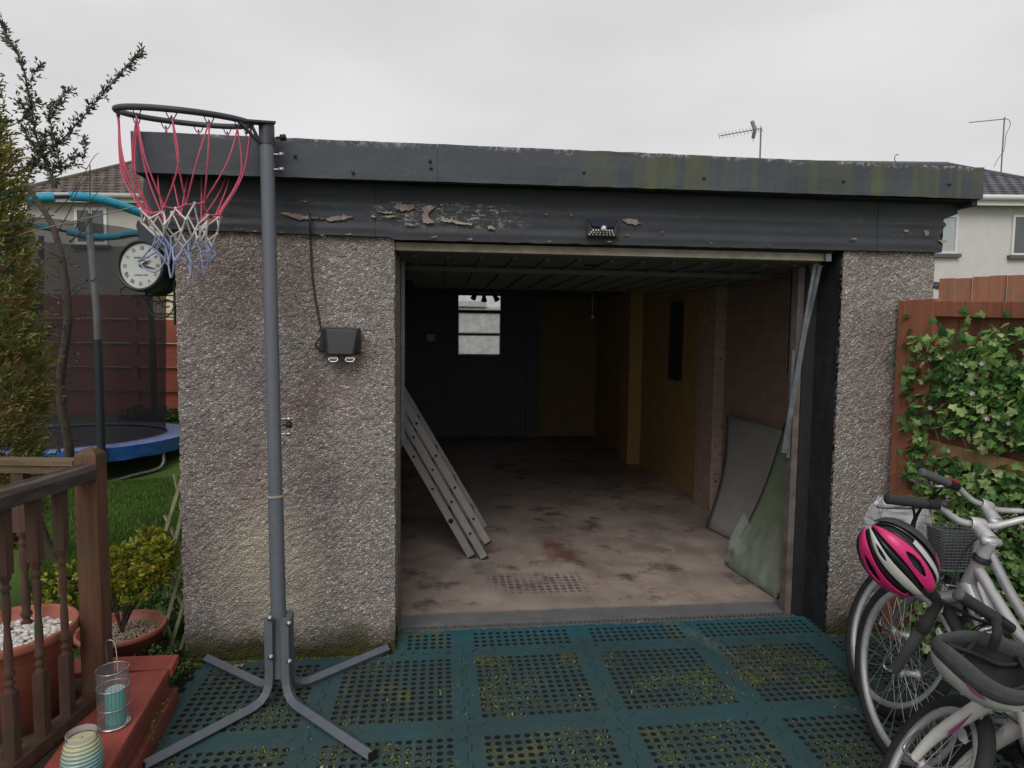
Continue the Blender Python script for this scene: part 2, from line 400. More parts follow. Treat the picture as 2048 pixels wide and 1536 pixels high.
M['redfence'] = wood_mat('red_stained_slats', (.36, .095, .058), (.25, .065, .042), None, .7, 'x')
M['fencered'] = wood_mat('red_brown_fence_board', (.34, .145, .085), (.23, .10, .062), (.15, .14, .07), .75, 'z')
M['fenceframe'] = wood_mat('red_brown_fence_frame', (.36, .135, .08), (.27, .10, .062), None, .7, 'z')
M['raillight'] = wood_mat('pale_brown_fence_rail', (.42, .25, .13), (.29, .17, .09), (.16, .15, .06), .75, 'z')
M['steel'] = simple('slate_grey_powder_coat', (.115, .130, .152), (.095, .108, .128), .6, .0, 30, .08, .5)
M['rimsteel'] = simple('dark_slate_rim_paint', (.048, .050, .066), (.034, .035, .048), .5, .0, 40, .2, .5)
M['bolt'] = simple('zinc_bolt', (.5, .5, .5), (.25, .25, .25), .35, .9, 60, .1)
M['darkmetal'] = simple('black_iron', (.012, .014, .013), (.02, .022, .02), .5, .2, 60, .2)
M['blackplastic'] = simple('black_plastic', (.016, .016, .018), (.022, .022, .024), .42, 0, 60, .05)
M['galv'] = simple('galvanised_steel', (.24, .255, .27), (.14, .15, .16), .5, .6, 18, .1)
M['rubber'] = simple('tyre_rubber', (.020, .020, .021), (.032, .031, .030), .8, 0, 60, .4)
M['alloy'] = simple('brushed_alloy_rim', (.58, .58, .59), (.46, .46, .47), .38, .3, 40, .05)
M['chrome'] = simple('chromed_steel', (.62, .62, .62), (.45, .45, .45), .22, .9, 40, .02)
M['spoke'] = simple('steel_spoke', (.60, .60, .58), (.45, .45, .44), .35, .6, 40, 0)
M['silver'] = simple('silver_frame_paint', (.46, .46, .475), (.40, .40, .415), .32, .35, 20, .02)
M['darksilver'] = simple('dark_grey_fork_paint', (.15, .16, .165), (.11, .115, .12), .42, .25, 30, .04)
M['whiteframe'] = simple('white_frame_paint', (.66, .64, .60), (.56, .54, .51), .35, 0, 25, .02)
M['purple'] = simple('purple_decal', (.11, .035, .17), (.09, .03, .14), .4, 0, 20, 0)
M['pinkdecal'] = simple('plum_decal', (.22, .05, .13), (.19, .04, .11), .4, 0, 20, 0)
M['grip'] = simple('dark_rubber_grip', (.038, .038, .042), (.026, .026, .03), .7, 0, 80, .5)
M['greygrip'] = simple('grey_rubber_grip', (.10, .105, .115), (.075, .08, .085), .65, 0, 80, .3)
M['red'] = simple('red_plastic', (.42, .02, .022), (.35, .018, .02), .4, 0, 20, 0)
M['pink'] = simple('glossy_pink_shell', (.62, .028, .17), (.55, .022, .15), .28, 0, 20, .02, .5)
M['helmwhite'] = simple('glossy_off_white_shell', (.52, .53, .49), (.44, .45, .42), .28, 0, 20, .02, .5)
M['helmblack'] = simple('glossy_black_shell', (.014, .014, .016), (.02, .02, .022), .3, 0, 20, .02, .5)
M['helmgrey'] = simple('satin_dark_grey_shell', (.055, .055, .07), (.045, .045, .058), .4, 0, 20, .02)
M['foam'] = simple('black_foam_padding', (.030, .032, .034), (.018, .019, .02), .9, 0, 90, .5)
M['terracotta'] = simple('terracotta_plastic', (.40, .135, .085), (.33, .11, .07), .55, 0, 10, .08)
M['pebbles'] = None
m_ = Mat('white_decorative_pebbles', .7, 0, .4); m_.col(m_.ramp(m_.island(), [(0, (.30, .27, .25)), (.3, (.55, .52, .49)), (1, (.74, .71, .68))])); m_.bump(m_.noise(120), .2, .002); M['pebbles'] = m_.m
M['lawn'] = None
m_ = Mat('lawn_grass', .9, 0, .2).useworld()
c_ = m_.mix(m_.noise(1.1, 5, .6, None, .3, .7), (.055, .11, .02), (.115, .20, .038))
c_ = m_.mix(m_.noise(60, 4, .7, None, .4, .7), c_, (.085, .14, .035)); m_.col(c_); m_.bump(m_.noise(140, 4, .7), .9, .02); M['lawn'] = m_.m
M['bluepad'] = simple('blue_vinyl_pad', (.19, .27, .52), (.14, .21, .44), .38, 0, 8, .35, .5, dist=.02)
M['blueskirt'] = simple('blue_vinyl_skirt', (.018, .12, .38), (.014, .085, .28), .4, 0, 9, .5, .5, dist=.03)
M['trampmat'] = simple('woven_black_mat', (.075, .070, .070), (.055, .052, .052), .8, 0, 200, .2)
M['cyanfoam'] = simple('cyan_foam_sleeve', (.035, .36, .50), (.022, .27, .40), .6, 0, 20, .4)
M['greyfoam'] = simple('grey_foam_pole_sleeve', (.12, .125, .13), (.085, .09, .095), .7, 0, 15, .3)
M['darkfoam'] = simple('charcoal_foam_pole_sleeve', (.022, .028, .034), (.016, .02, .024), .7, 0, 15, .3)
M['render'] = simple('pale_house_render', (.44, .415, .39), (.39, .365, .345), .85, 0, 3, .15)
M['renderR'] = simple('pale_pink_grey_render', (.60, .575, .57), (.53, .505, .50), .85, 0, 3, .15)
M['upvc'] = simple('white_upvc', (.68, .68, .68), (.60, .60, .60), .4, 0, 10, 0)
M['gutter'] = simple('pale_grey_gutter', (.42, .43, .43), (.34, .35, .35), .5, 0, 10, .05)
M['slate'] = simple('slate_sill', (.12, .12, .13), (.08, .08, .09), .7, 0, 10, .1)
M['glassdark'] = simple('dark_window_glass', (.045, .05, .055), (.10, .105, .11), .08, 0, 1.2, 0, .8)
M['glasspale'] = simple('window_with_net_curtain', (.40, .44, .45), (.32, .36, .37), .12, 0, 3, 0, .7)
def tile_mat(name, c1, c2, moss):
    m = Mat(name, .85, 0, .3)
    c = m.mix(m.rng(m.island(), 0, 1), c1, c2)
    c = m.mix(m.noise(1.2, 6, .7, None, .52, .66), c, moss) if moss else c
    m.col(c); m.bump(m.noise(20, 4), .3, .01); return m.m
M['tileL'] = tile_mat('brown_concrete_tile', (.085, .072, .066), (.15, .125, .115), (.12, .12, .05))
M['tileR'] = tile_mat('grey_slate_tile', (.085, .085, .098), (.125, .125, .14), None)
M['shed'] = wood_mat('cream_painted_cladding', (.62, .57, .38), (.56, .51, .34), None, .6, 'x')
M['bark'] = simple('grey_brown_bark', (.105, .085, .066), (.045, .036, .028), .9, 0, 30, .8, dist=.008)
M['twig'] = simple('dark_twig', (.060, .045, .038), (.04, .03, .026), .85, 0, 30, .3)
M['cordred'] = simple('red_net_cord', (.68, .13, .20), (.56, .09, .15), .75, 0, 120, .3)
M['cordwhite'] = simple('white_net_cord', (.72, .69, .65), (.60, .57, .54), .8, 0, 120, .3)
M['cordblue'] = simple('blue_net_cord', (.34, .39, .55), (.24, .29, .45), .8, 0, 120, .3)
M['wire'] = simple('grey_washing_line', (.32, .30, .29), (.22, .21, .20), .6, 0, 60, 0)
M['clockface'] = simple('aged_white_dial', (.50, .52, .50), (.43, .45, .43), .5, 0, 5, 0)
M['ink'] = simple('black_dial_ink', (.012, .012, .014), (.02, .02, .02), .6, 0, 20, 0)
M['clockbody'] = simple('black_green_enamel', (.018, .027, .027), (.012, .018, .018), .38, 0, 10, .05, .5)
M['cable'] = simple('dark_red_brown_cable', (.055, .018, .014), (.04, .014, .012), .5, 0, 40, .1)
M['alu'] = simple('matt_aluminium', (.36, .345, .33), (.29, .28, .27), .5, .35, 14, .05)
M['aerial'] = simple('grey_aerial_metal', (.20, .20, .20), (.14, .14, .14), .5, .5, 20, 0)
M['board'] = simple('pale_grey_plasterboard', (.33, .32, .31), (.28, .27, .26), .7, 0, 4, .05)
M['greenboard'] = simple('sage_green_board', (.21, .27, .17), (.17, .22, .14), .65, 0, 5, .05)
M['ceiling'] = simple('dark_dusty_ceiling', (.10, .105, .095), (.065, .07, .065), .9, 0, 6, .2)
M['doorpanel'] = simple('grey_green_door_underside', (.13, .14, .125), (.095, .10, .09), .7, 0, 6, .1)
M['timberdark'] = simple('black_painted_timber', (.016, .017, .019), (.026, .027, .03), .55, 0, 20, .3)
M['jamb'] = simple('worn_steel_jamb', (.22, .20, .185), (.13, .10, .085), .55, .3, 12, .2)
M['willow'] = simple('weathered_lath', (.34, .32, .22), (.16, .17, .08), .85, 0, 18, .3)
M['candle1'] = simple('turquoise_wax', (.085, .34, .31), (.06, .27, .25), .55, 0, 14, .1)
M['candle1top'] = simple('pale_turquoise_wax', (.38, .52, .50), (.32, .46, .44), .5, 0, 14, .1)
M['wax'] = simple('cream_wax', (.55, .50, .33), (.48, .43, .28), .5, 0, 14, .1)
M['moss'] = leafmat('moss_tufts', [(0, (.06, .08, .014)), (.45, (.16, .185, .032)), (.8, (.26, .28, .06)), (1, (.22, .15, .06))], .8, .15)
M['grass'] = leafmat('grass_blades', [(0, (.035, .085, .012)), (.6, (.095, .19, .028)), (1, (.17, .26, .06))], .7, .2)
M['conifer'] = leafmat('golden_conifer_sprays', [(0, (.075, .11, .024)), (.35, (.18, .21, .05)), (.72, (.32, .31, .085)), (.88, (.32, .20, .08)), (1, (.22, .11, .055))], .7, .25)
M['shrubleaf'] = leafmat('small_dark_leaves', [(0, (.045, .06, .04)), (.6, (.085, .11, .07)), (1, (.13, .16, .10))], .5, .25)
M['yellowleaf'] = leafmat('golden_green_leaves', [(0, (.06, .11, .015)), (.35, (.20, .26, .03)), (.75, (.48, .42, .05)), (1, (.58, .48, .09))], .5, .3)
M['greenleaf'] = leafmat('ground_cover_leaves', [(0, (.02, .05, .012)), (.6, (.06, .13, .028)), (1, (.14, .22, .06))], .45, .25)
M['ivy'] = leafmat('ivy_leaves', [(0, (.03, .085, .02)), (.4, (.085, .20, .045)), (.75, (.20, .36, .09)), (1, (.48, .58, .26))], .55, .25)
M['ivystem'] = simple('green_vine', (.055, .17, .10), (.035, .11, .06), .6, 0, 30, 0)
M['petal'] = leafmat('pale_flowers', [(0, (.55, .5, .5)), (.7, (.62, .56, .58)), (1, (.6, .22, .25))], .6, .3)
M['deadleaf'] = leafmat('fallen_leaves', [(0, (.14, .05, .03)), (.5, (.38, .22, .14)), (1, (.55, .50, .36))], .7, .2)
def net_mat():
    m = Mat('dark_safety_mesh', .9, 0, .1); m.col((.035, .035, .04))
    tr = m.t.nodes.new('ShaderNodeBsdfTransparent'); ms = m.t.nodes.new('ShaderNodeMixShader'); ms.inputs[0].default_value = .33
    out = m.t.nodes['Material Output']; lk(m.t, m.b.outputs[0], ms.inputs[1]); lk(m.t, tr.outputs[0], ms.inputs[2]); lk(m.t, ms.outputs[0], out.inputs[0]); return m.m
M['net'] = net_mat()
def clear_mat(name, col, fac, rough=.15, haze=.12):
    m = Mat(name, rough, 0, .6); m.col(col)
    tr = m.t.nodes.new('ShaderNodeBsdfTransparent'); ms = m.t.nodes.new('ShaderNodeMixShader')
    f = m.rng(m.noise(9, 4), .35, .65, max(0, fac-haze), min(1, fac+haze)); lk(m.t, f, ms.inputs[0])
    out = m.t.nodes['Material Output']; lk(m.t, m.b.outputs[0], ms.inputs[1]); lk(m.t, tr.outputs[0], ms.inputs[2]); lk(m.t, ms.outputs[0], out.inputs[0]); return m.m
M['plasticfilm'] = clear_mat('clear_plastic_film', (.36, .40, .36), .62, .10)
M['bagplastic'] = clear_mat('clear_grey_plastic', (.50, .51, .53), .45, .2)
M['pane'] = clear_mat('grimy_window_pane', (.44, .44, .40), .76, .3, .05)
M['glassjar'] = clear_mat('clear_jar_glass', (.6, .66, .64), .75, .05, .02)
M['glasscyl'] = clear_mat('clear_lantern_glass', (.6, .62, .62), .90, .05, .02)
m_ = Mat('striped_green_blue_glass', .2, 0, .5)
z_ = m_.sep()[2]; wv_ = m_.math('SINE', m_.math('MULTIPLY', z_, 560.))
c_ = m_.ramp(m_.rng(z_, 0, .12), [(0, (.14, .32, .38)), (.55, (.24, .42, .38)), (.85, (.46, .48, .28)), (1, (.52, .50, .30))])
c_ = m_.mix(m_.rng(wv_, .2, 1, 0, .3), c_, (.30, .50, .48)); m_.col(c_); m_.bump(wv_, .6, .003); M['jarstripe'] = m_.m
m_ = Mat('led_reflector', .25, .0, .6); m_.col((.55, .54, .50)); M['led'] = m_.m
m_ = Mat('solar_cell', .2, 0, .6); m_.col((.03, .035, .055)); M['solar'] = m_.m
# ------------------------------------------------------------------ ground
def ground_z(x, y):
    a = min(1, max(0, (-x-1.05)/.4))*min(1, max(0, (y+1.2)/.9))   # 1 on the lawn side
    d = (Vector((x, y, 0))-Vector((CP.x, CP.y, 0))).length
    lawn = -.13 + .42*min(1, max(0, (d-7.2)/3.0))
    return -.02*(1-a)+lawn*a + (.012*noise.noise(Vector((x*1.3, y*1.3, 0))) if d < 30 else 0)*a
xs = [-60,-40,-28,-20,-16,-13]+[-11+.33*i for i in range(31)]+[-.6+.4*i for i in range(10)]+[3.6,5,8,12,20,35,60]
ys = [-20,-12,-8,-5]+[-3.5+.4*i for i in range(8)]+[-.3+.33*i for i in range(34)]+[12,14,17,22,30,45,70,110]
g = MB(); g.add([(x, y, ground_z(x, y)) for y in ys for x in xs], [(j*len(xs)+i, j*len(xs)+i+1, (j+1)*len(xs)+i+1, (j+1)*len(xs)+i) for j in range(len(ys)-1) for i in range(len(xs)-1)], True)
tag(g.build('ground', M['lawn']), kind='structure')
g = MB(); g.box((-1.25, -3.6, -.03), (3.0, .02, .0025)); tag(g.build('soil_bed', M['soil']), kind='structure')

# ------------------------------------------------------------------ garage
GX = (-.971, 0.0, 2.235, 2.746); GY = -.229
gar = empty('garage', (.9, 3.2, 0), 'low pebble-dashed garage with an open doorway and black felted roof edge', 'garage')
def rough_wall(lo, hi, step=.0125, amp=.005, name='pebble_dashed_pier'):
    # a pier whose front and sides are really rough: stones stand out of the outline
    mb = MB(); x0, y0, z0 = lo; x1, y1, z1 = hi
    def nv(p):
        n = noise.cell(Vector(p)*75)*.6+noise.noise(Vector(p)*22)*.5; return n*amp
    nz_ = int((z1-z0)/step); nx = int((x1-x0)/step); ny = max(2, int((y1-y0)/step))
    def front(u, v):
        p = Vector((x0+(x1-x0)*u, y0, z0+(z1-z0)*v)); d = nv(p); e = 0
        if u == 0: e = -nv(p+Vector((0,.3,0)))-.002
        if u == 1: e = nv(p+Vector((0,.3,0)))+.002
        return p+Vector((e, -d, 0))
    mb.grid(front, nx, nz_, False)
    def side(x, s):
        def f(u, v):
            p = Vector((x, y0+(y1-y0)*u, z0+(z1-z0)*v)); q = Vector((x, y0, p.z))
            e = s*(nv(q+Vector((0,.3,0)))+.002) if u == 0 else s*nv(p+Vector((3,0,0)))
            return p+Vector((e, -nv(q) if u == 0 else 0, 0))
        return f
    f0, f1 = side(x0, -1), side(x1, 1)
    mb.grid(lambda u, v: f0(1-u, v), ny, nz_, False); mb.grid(f1, ny, nz_, False)
    return mb.build(name, M['pebble'], gar)
rough_wall((GX[0], GY, -.12), (GX[1], .0, 2.10))
rough_wall((GX[2]+.012, GY, -.12), (GX[3], .0, 2.10))
# inner reveal of the right pier: brick painted black, uneven
mb = MB(); mb.grid(lambda u, v: (GX[2]+.006*noise.noise(Vector((0, u*4, v*16))), GY+.004+(.225*u), -.05+2.12*v), 14, 90, True); mb.box((GX[2]+.012, GY+.006, -.05), (GX[2]+.05, -.002, 2.07))
mb.build('painted_reveal', M['revealbrick'], gar)
# left reveal strip
mb = MB(); mb.box((-.03, -.015, -.02), (-.007, .06, 2.07)); mb.build('door_jamb', M['timberdark'], gar)
# side and back walls
XI0, XI1, YB = -.87, 2.66, 6.48
mb = MB(); mb.box((GX[0], .0, -.1), (XI0, YB+.12, 2.25)); mb.build('side_wall', M['bluebrick'], gar)
mb = MB(); mb.box((XI1, .0, -.1), (GX[3]+.02, YB+.12, 2.25)); mb.build('side_wall', M['brownbrick'], gar)
# inner face behind the piers
mb = MB(); mb.box((XI0, .002, 0), (-.03, .10, 2.2)); mb.build('inner_pier', M['bluebrick'], gar)
mb = MB(); mb.box((2.25, .002, 0), (XI1, .10, 2.2)); mb.build('inner_pier', M['brownbrick'], gar)
# brick buttresses on the right wall, one pink, one ochre, with ochre panels between
def pier(y0, y1, x, mat, name='brick_pier'):
    mb = MB(); mb.box((x, y0, .0), (XI1, y1, 2.2)); mb.build(name, M[mat], gar, bevel=.008)
pier(1.95, 2.32, 2.56, 'pinkbrick'); pier(4.2, 4.55, 2.49, 'yellowbrick')
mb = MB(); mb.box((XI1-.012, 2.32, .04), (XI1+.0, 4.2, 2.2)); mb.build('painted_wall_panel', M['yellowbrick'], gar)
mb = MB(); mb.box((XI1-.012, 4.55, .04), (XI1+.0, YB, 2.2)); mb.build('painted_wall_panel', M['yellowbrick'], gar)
mb = MB(); mb.box((XI1-.05, 2.9, 1.15), (XI1-.014, 3.2, 1.95)); mb.build('dark_wall_recess', M['timberdark'], gar)
# back wall with the rear door opening
def bx(px): return UP(px, 700, 1, YB).x
def bz(py, px=960): return UP(px, py, 1, YB).z
dx0, dx1 = bx(845), bx(1046); wx0, wx1 = bx(916), bx(1001); wz0, wz1 = bz(711), bz(585)
mb = MB(); T0, T1 = YB, YB+.12
mb.box((XI0, T0, 0), (dx0, T1-.061, 2.25)); mb.box((XI0, T1-.06, 0), (dx0-.03, T1, 2.25)); mb.box((dx0, T0, bz(560)), (dx1, T1, 2.25)); mb.build('back_wall', M['bluebrick'], gar)
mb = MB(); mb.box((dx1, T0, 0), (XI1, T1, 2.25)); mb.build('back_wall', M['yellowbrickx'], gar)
mb = MB(); mb.box((bx(1050), T0-.10, 0), (bx(1078), T0-.002, 2.2)); mb.build('wall_post', M['bluebrick'], gar)
dz1 = bz(560)
door = MB()
door.box((dx0-.02, T0+.03, .04), (wx0, T0+.06, dz1-.005)); door.box((wx1, T0+.03, .04), (dx1+.02, T0+.06, dz1-.005))
door.box((wx0, T0+.03, .04), (wx1, T0+.06, wz0)); door.box((wx0, T0+.03, wz1), (wx1, T0+.06, dz1-.005))
bd = door.build('back_door', M['bluebrick'], gar)
fr = MB(); hgt = wz1-wz0; b1z = wz0+hgt*.335; b2z = wz0+hgt*.70
for a, b in ((wz0, wz0+.01), (b1z-.014, b1z+.014), (b2z-.022, b2z+.022), (wz1-.01, wz1)): fr.box((wx0, T0+.015, a), (wx1, T0+.055, b))
fr.box((wx0-.012, T0+.014, wz0-.01), (wx0+.005, T0+.054, wz1+.01)); fr.box((wx1-.005, T0+.014, wz0-.01), (wx1+.012, T0+.054, wz1+.01))
fr.build('window_frame', M['timberdark'], bd)
for a, b in ((wz0+.01, b1z-.014), (b1z+.014, b2z-.022), (b2z+.022, wz1-.01)):
    p = MB(); p.box((wx0+.005, T0+.034, a), (wx1-.005, T0+.038, b)); p.build('window_pane', M['pane'], bd)
for a, b in ((wz0+.012, b1z-.016), (b1z+.016, b2z-.024)):   # pale putty worn along the lower panes
    p = MB(); x0, x1 = wx0+.008, wx1-.008; y = T0+.031
    p.box((x0, y-.002, a), (x1, y, a+.012)); p.box((x0, y-.002, b-.007), (x1, y, b)); p.box((x0, y-.002, a+.012), (x0+.007, y, b-.007)); p.box((x1-.007, y-.002, a+.012), (x1, y, b-.007))
    p.build('putty', M['cream'], bd)
# floor, ceiling, roof
mb = MB(); mb.box((GX[0], .0, -.1), (GX[3], YB+.1, .04)); mb.build('concrete_floor', M['floor'], gar)
mb = MB(); mb.box((GX[0], -.2, 2.25), (GX[3], YB+.15, 2.29))
for k in range(9): mb.box((XI0, .55+k*.66, 2.17), (XI1, .60+k*.66, 2.2499))
mb.build('ceiling', M['ceiling'], gar)
# roof slab edge: felt-covered fascia, slightly wavy, in lapped lengths
def fascia(x0, x1, y, z0f, z1f, name, mat, thick=.03):
    mb = MB(); n = int((x1-x0)/.04)
    rows = [(0, 0), (0, .12), (0, .5), (0, .88), (0, 1), (thick, 1.0), (thick, 0)]
    def f(u, v):
        i = min(len(rows)-1, int(round(v*(len(rows)-1)))); dy, t = rows[i]; x = x0+(x1-x0)*u
        z = z0f(x)+(z1f(x)-z0f(x))*t; w = .006*noise.noise(Vector((x*2.2, t*1.5, 3)))+.002*noise.noise(Vector((x*12, t*5, 8)))
        zz = .0025*noise.noise(Vector((x*14, 2, 1))) if t in (0, 1.0) else 0
        return (x, y+dy-w if dy == 0 else y+dy, z+zz)
    mb.grid(f, n, len(rows)-1, False)
    e = [f(1, i/(len(rows)-1)) for i in range(len(rows))]; mb.add(e, [tuple(range(len(e)-1, -1, -1))]); e = [f(0, i/(len(rows)-1)) for i in range(len(rows))]; mb.add(e, [tuple(range(len(e)))])
    return mb.build(name, M[mat], gar)
YF = -.36
def zt(x): # measured top line
    return 2.445+.0*x
RX0, RX1 = UP(262, 300, 1, YF).x, UP(1968, 360, 1, YF).x
def lin(a, b, pa, pb):
    za = UP(a[0], a[1], 1, pa); zb = UP(b[0], b[1], 1, pb)
    return lambda x: za.z+(zb.z-za.z)*(x-za.x)/(zb.x-za.x)
ft = lin((262, 262), (1968, 335), YF, YF); fb = lin((762, 360), (1966, 398), YF, YF)
JO = [RX0, UP(876, 300, 1, YF).x, UP(1423, 340, 1, YF).x, RX1]
for i in range(3):
    o_ = fascia(JO[i], JO[i+1]-.001 if i < 2 else JO[i+1], YF-.003*(i % 2), fb, ft, 'fascia_felt', 'felt')
mb = MB()
for y in (0,):
    mb.add([(RX0, YF+.03, ft(RX0)-.004), (RX1, YF+.03, ft(RX1)-.004), (RX1, YB+.3, 2.36), (RX0, YB+.3, 2.36), (RX0, YF+.03, ft(RX0)-.03), (RX1, YF+.03, ft(RX1)-.03), (RX1, YB+.3, 2.32), (RX0, YB+.3, 2.32)],
           [(0,1,2,3),(7,6,5,4),(0,3,7,4),(1,5,6,2),(2,6,7,3),(0,4,5,1)])
mb.build('roof', M['felt2'], gar)
for x in (RX0, RX1-.03):
    mb = MB(); mb.box((x, YF+.031, 2.24), (x+.03, YB+.3, ft(x)-.006 if x < 0 else ft(x)-.006)); mb.build('side_fascia', M['felt2'], gar)
mb = MB(); mb.box((RX0+.03, YF+.03, 2.262), (RX1-.03, -.20, 2.268)); mb.build('soffit', M['felt2'], gar)
# nail heads in the fascia
mb = MB()
for px, py in ((860,322),(862,336),(1168,345),(1408,356),(1688,362),(1900,368),(590,312),(706,345)):
    p = UP(px, py, 1, YF-.006); mb.lathe([(.008, 0), (.006, -.004), (0, -.005)], p, 8, (0,1,0))
mb.build('roofing_nails', M['timberdark'], gar)
# felt-wrapped lintel below: rippled profile
YL = GY-.022
def lintel(x0, x1, zb, zt_, name, rag0=0, rag1=0, seam=0):
    mb = MB(); n = max(6, int((x1-x0)/.03)); K = 26
    def f(u, v):
        x = x0+(x1-x0)*u; zz = zb(x)+(zt_(x)-zb(x))*v
        if u == 0: x += rag0*(.5+noise.noise(Vector((v*7, 3.3, 0))))
        if u == 1: x += rag1*(noise.noise(Vector((v*5+4, 1.3, 0)))+(v-.6)*.9)
        h = zz-zb(x)
        rip = .6*(.008*math.exp(-((v-.53)/.05)**2)-.007*math.exp(-((v-.63)/.05)**2)+.007*math.exp(-((v-.13)/.04)**2)-.006*math.exp(-((v-.24)/.04)**2))
        w = .006*noise.noise(Vector((x*2.5, zz*3, 5)))+.003*noise.noise(Vector((x*13, zz*20, 1)))
        dz = .004*noise.noise(Vector((x*17, 9, 0))) if v == 0 else 0
        return (x, YL-rip-w-seam+(.03 if v == 1 else 0), zz+dz)
    mb.grid(f, n, K, True)
    # underside and ends
    bot = [f(i/n, 0) for i in range(n+1)]; mb.add([Vector(p) for p in bot]+[Vector((p[0], GY+.0, p[2])) for p in bot], [(i+1, i, n+1+i, n+2+i) for i in range(n)])
    for u in (0, 1):
        e = [f(u, j/K) for j in range(K+1)]; mb.add([Vector(p) for p in e]+[Vector((p[0], GY, p[2])) for p in e], [(j, j+1, K+2+j, K+1+j) for j in range(K)])
    return mb.build(name, M['felt2'], gar)
zb1 = lin((440, 462), (743, 473), YL, YL); zb2 = lin((1000, 484), (1678, 500), YL, YL); ztp = lambda x: 2.272
XS = UP(750, 430, 1, YL).x; XL0 = UP(330, 430, 1, YL).x; XL1 = UP(1897, 450, 1, YL).x
lintel(XL0, XS, zb1, ztp, 'lintel_felt', -.03, 0, .004); lintel(XS, UP(1757, 430, 1, YL).x, lambda x: zb2(x)+(.012 if x < 0 else 0), ztp, 'lintel_felt'); lintel(UP(1757, 430, 1, YL).x-.002, XL1, zb2, ztp, 'lintel_felt', 0, .10, .003)
# torn black flap hanging off the left end
fl = [UP(*p, 1, YL+.03) for p in ((290,330),(345,340),(350,500),(335,500),(310,492),(280,478),(272,452),(275,440),(283,446),(292,438),(289,420),(286,380))]
mb = MB(); mb.prism(fl, (0, .012, 0)); mb.build('torn_felt_flap', M['felt2'], gar)
mb = MB(); mb.box((GX[0], GY+.001, 2.06), (GX[3], .0, 2.27)); mb.build('lintel', M['timberdark'], gar)
# peeled patches where bare board shows
def patch(pts, y, mat='bare', name='peeled_patch'):
    Q = []
    for i in range(len(pts)):
        a, b = pts[i], pts[(i+1) % len(pts)]; L = math.hypot(b[0]-a[0], b[1]-a[1]); n = max(1, int(L/3.2)); j = min(1.3, L*.12)
        for k in range(n): t = k/n; Q.append((a[0]+(b[0]-a[0])*t+rnd.gauss(0, j), a[1]+(b[1]-a[1])*t+rnd.gauss(0, j*.8)))
    P = [UP(a, b, 1, y) for a, b in Q]; mb = MB(); mb.prism(P, (0, .006, 0)); mb.build(name, M[mat], gar)
YP = YL-.012
patch([(560,426),(575,424),(590,428),(615,431),(640,437),(668,434),(690,431),(706,433),(690,438),(668,441),(660,443),(648,438),(625,436),(600,440),(588,436),(572,429)], YP)
patch([(790,411),(800,408),(815,409),(826,411),(830,417),(820,422),(806,421),(795,418),(786,413)], YP)
patch([(846,412),(858,410),(872,412),(866,417),(858,421),(860,436),(868,444),(860,447),(846,445),(844,432),(850,423),(852,417)], YP)
patch([(756,424),(772,423),(792,426),(770,427)], YP, 'cream'); patch([(760,433),(780,431),(800,432),(778,435)], YP, 'cream')
patch([(880,441),(892,438),(905,438),(920,443),(935,446),(950,446),(938,449),(918,448),(900,445),(886,444)], YP, 'cream'); patch([(808,450),(824,448),(840,450),(822,452)], YP, 'cream')
patch([(742,433),(746,430),(752,433),(748,436)], YP, 'cream'); patch([(1243,441),(1258,437),(1275,441),(1284,447),(1268,449),(1252,445)], YP, 'bare'); patch([(972,452),(984,450),(990,458),(978,457)], YP, 'cream')
patch([(1878,482),(1888,480),(1896,484),(1886,487)], YP-.004, 'cream'); patch([(1848,462),(1856,460),(1859,468),(1852,472)], YP, 'bare'); patch([(1808,461),(1817,460),(1818,463),(1810,464)], YP, 'cream')
for i, (x0_, y0_) in enumerate([(470,458),(505,462),(560,464),(640,470),(690,469),(600,402),(880,410),(975,413),(1090,428),(1140,430),(1250,470),(1320,464),(1095,482),(860,474),(935,478),(1700,478),(1210,483),(1420,486),(1530,490)]):
    w = 5+rnd.random()*12; h = .5+rnd.random()*.9
    patch([(x0_, y0_), (x0_+w*.4, y0_-h), (x0_+w, y0_-h*.3), (x0_+w*.8, y0_+h*.6), (x0_+w*.3, y0_+h)], YP-.004, 'cream')
# rounded black drip trim over the doorway
mb = MB(); a = UP(786, 474, 1, -.20); b = UP(1664, 502, 1, -.20)
mb.tube([a.lerp(b, i/50)+Vector((0, .003*noise.noise(Vector((i*.8, 0, 0))), .003*noise.noise(Vector((i*.6, 5, 0))))) for i in range(51)], .016, 8); mb.build('drip_trim', M['timberdark'], gar)
# up-and-over door, open: front edge strip, panel under the ceiling, handle, arms
a = UP(790, 484, 1, -.20); b = UP(1656, 507, 1, -.20); a2 = UP(790, 500, 1, -.20); b2_ = UP(1656, 522, 1, -.20)
mb = MB(); n = 30
mb.prism([a, b, b2_, a2], (0, .03, 0)); dr = mb.build('up_and_over_door', M['cream'], gar)
zc = (a2.z+b2_.z)/2
mb = MB(); mb.box((a.x+.01, -.165, zc-.004), (b.x-.01, 1.95, zc+.02))
for k in range(14): mb.box((a.x+.08+k*.165, -.08, zc-.016), (a.x+.10+k*.165, 1.93, zc-.0045))
mb.box((a.x+.01, .32, zc-.04), (b.x-.01, .37, zc-.017))
mb.build('door_panel', M['doorpanel'], dr)
h0 = UP(1184, 530, 1, .15); mb = MB(); mb.tube([h0+Vector((0,0,.05)), h0], .008, 8); mb.bar(h0+Vector((-.045,0,0)), h0+Vector((.045,0,0)), .016, .016); mb.box((h0.x-.03, h0.y-.005, h0.z+.03), (h0.x+.03, h0.y+.005, h0.z+.06)); mb.build('door_handle', M['darkmetal'], dr)
mb = MB(); mb.bar(UP(1654, 508, 1, -.205), UP(1654, 523, 1, -.205), .028, .03); mb.build('end_cap', M['galv'], dr)
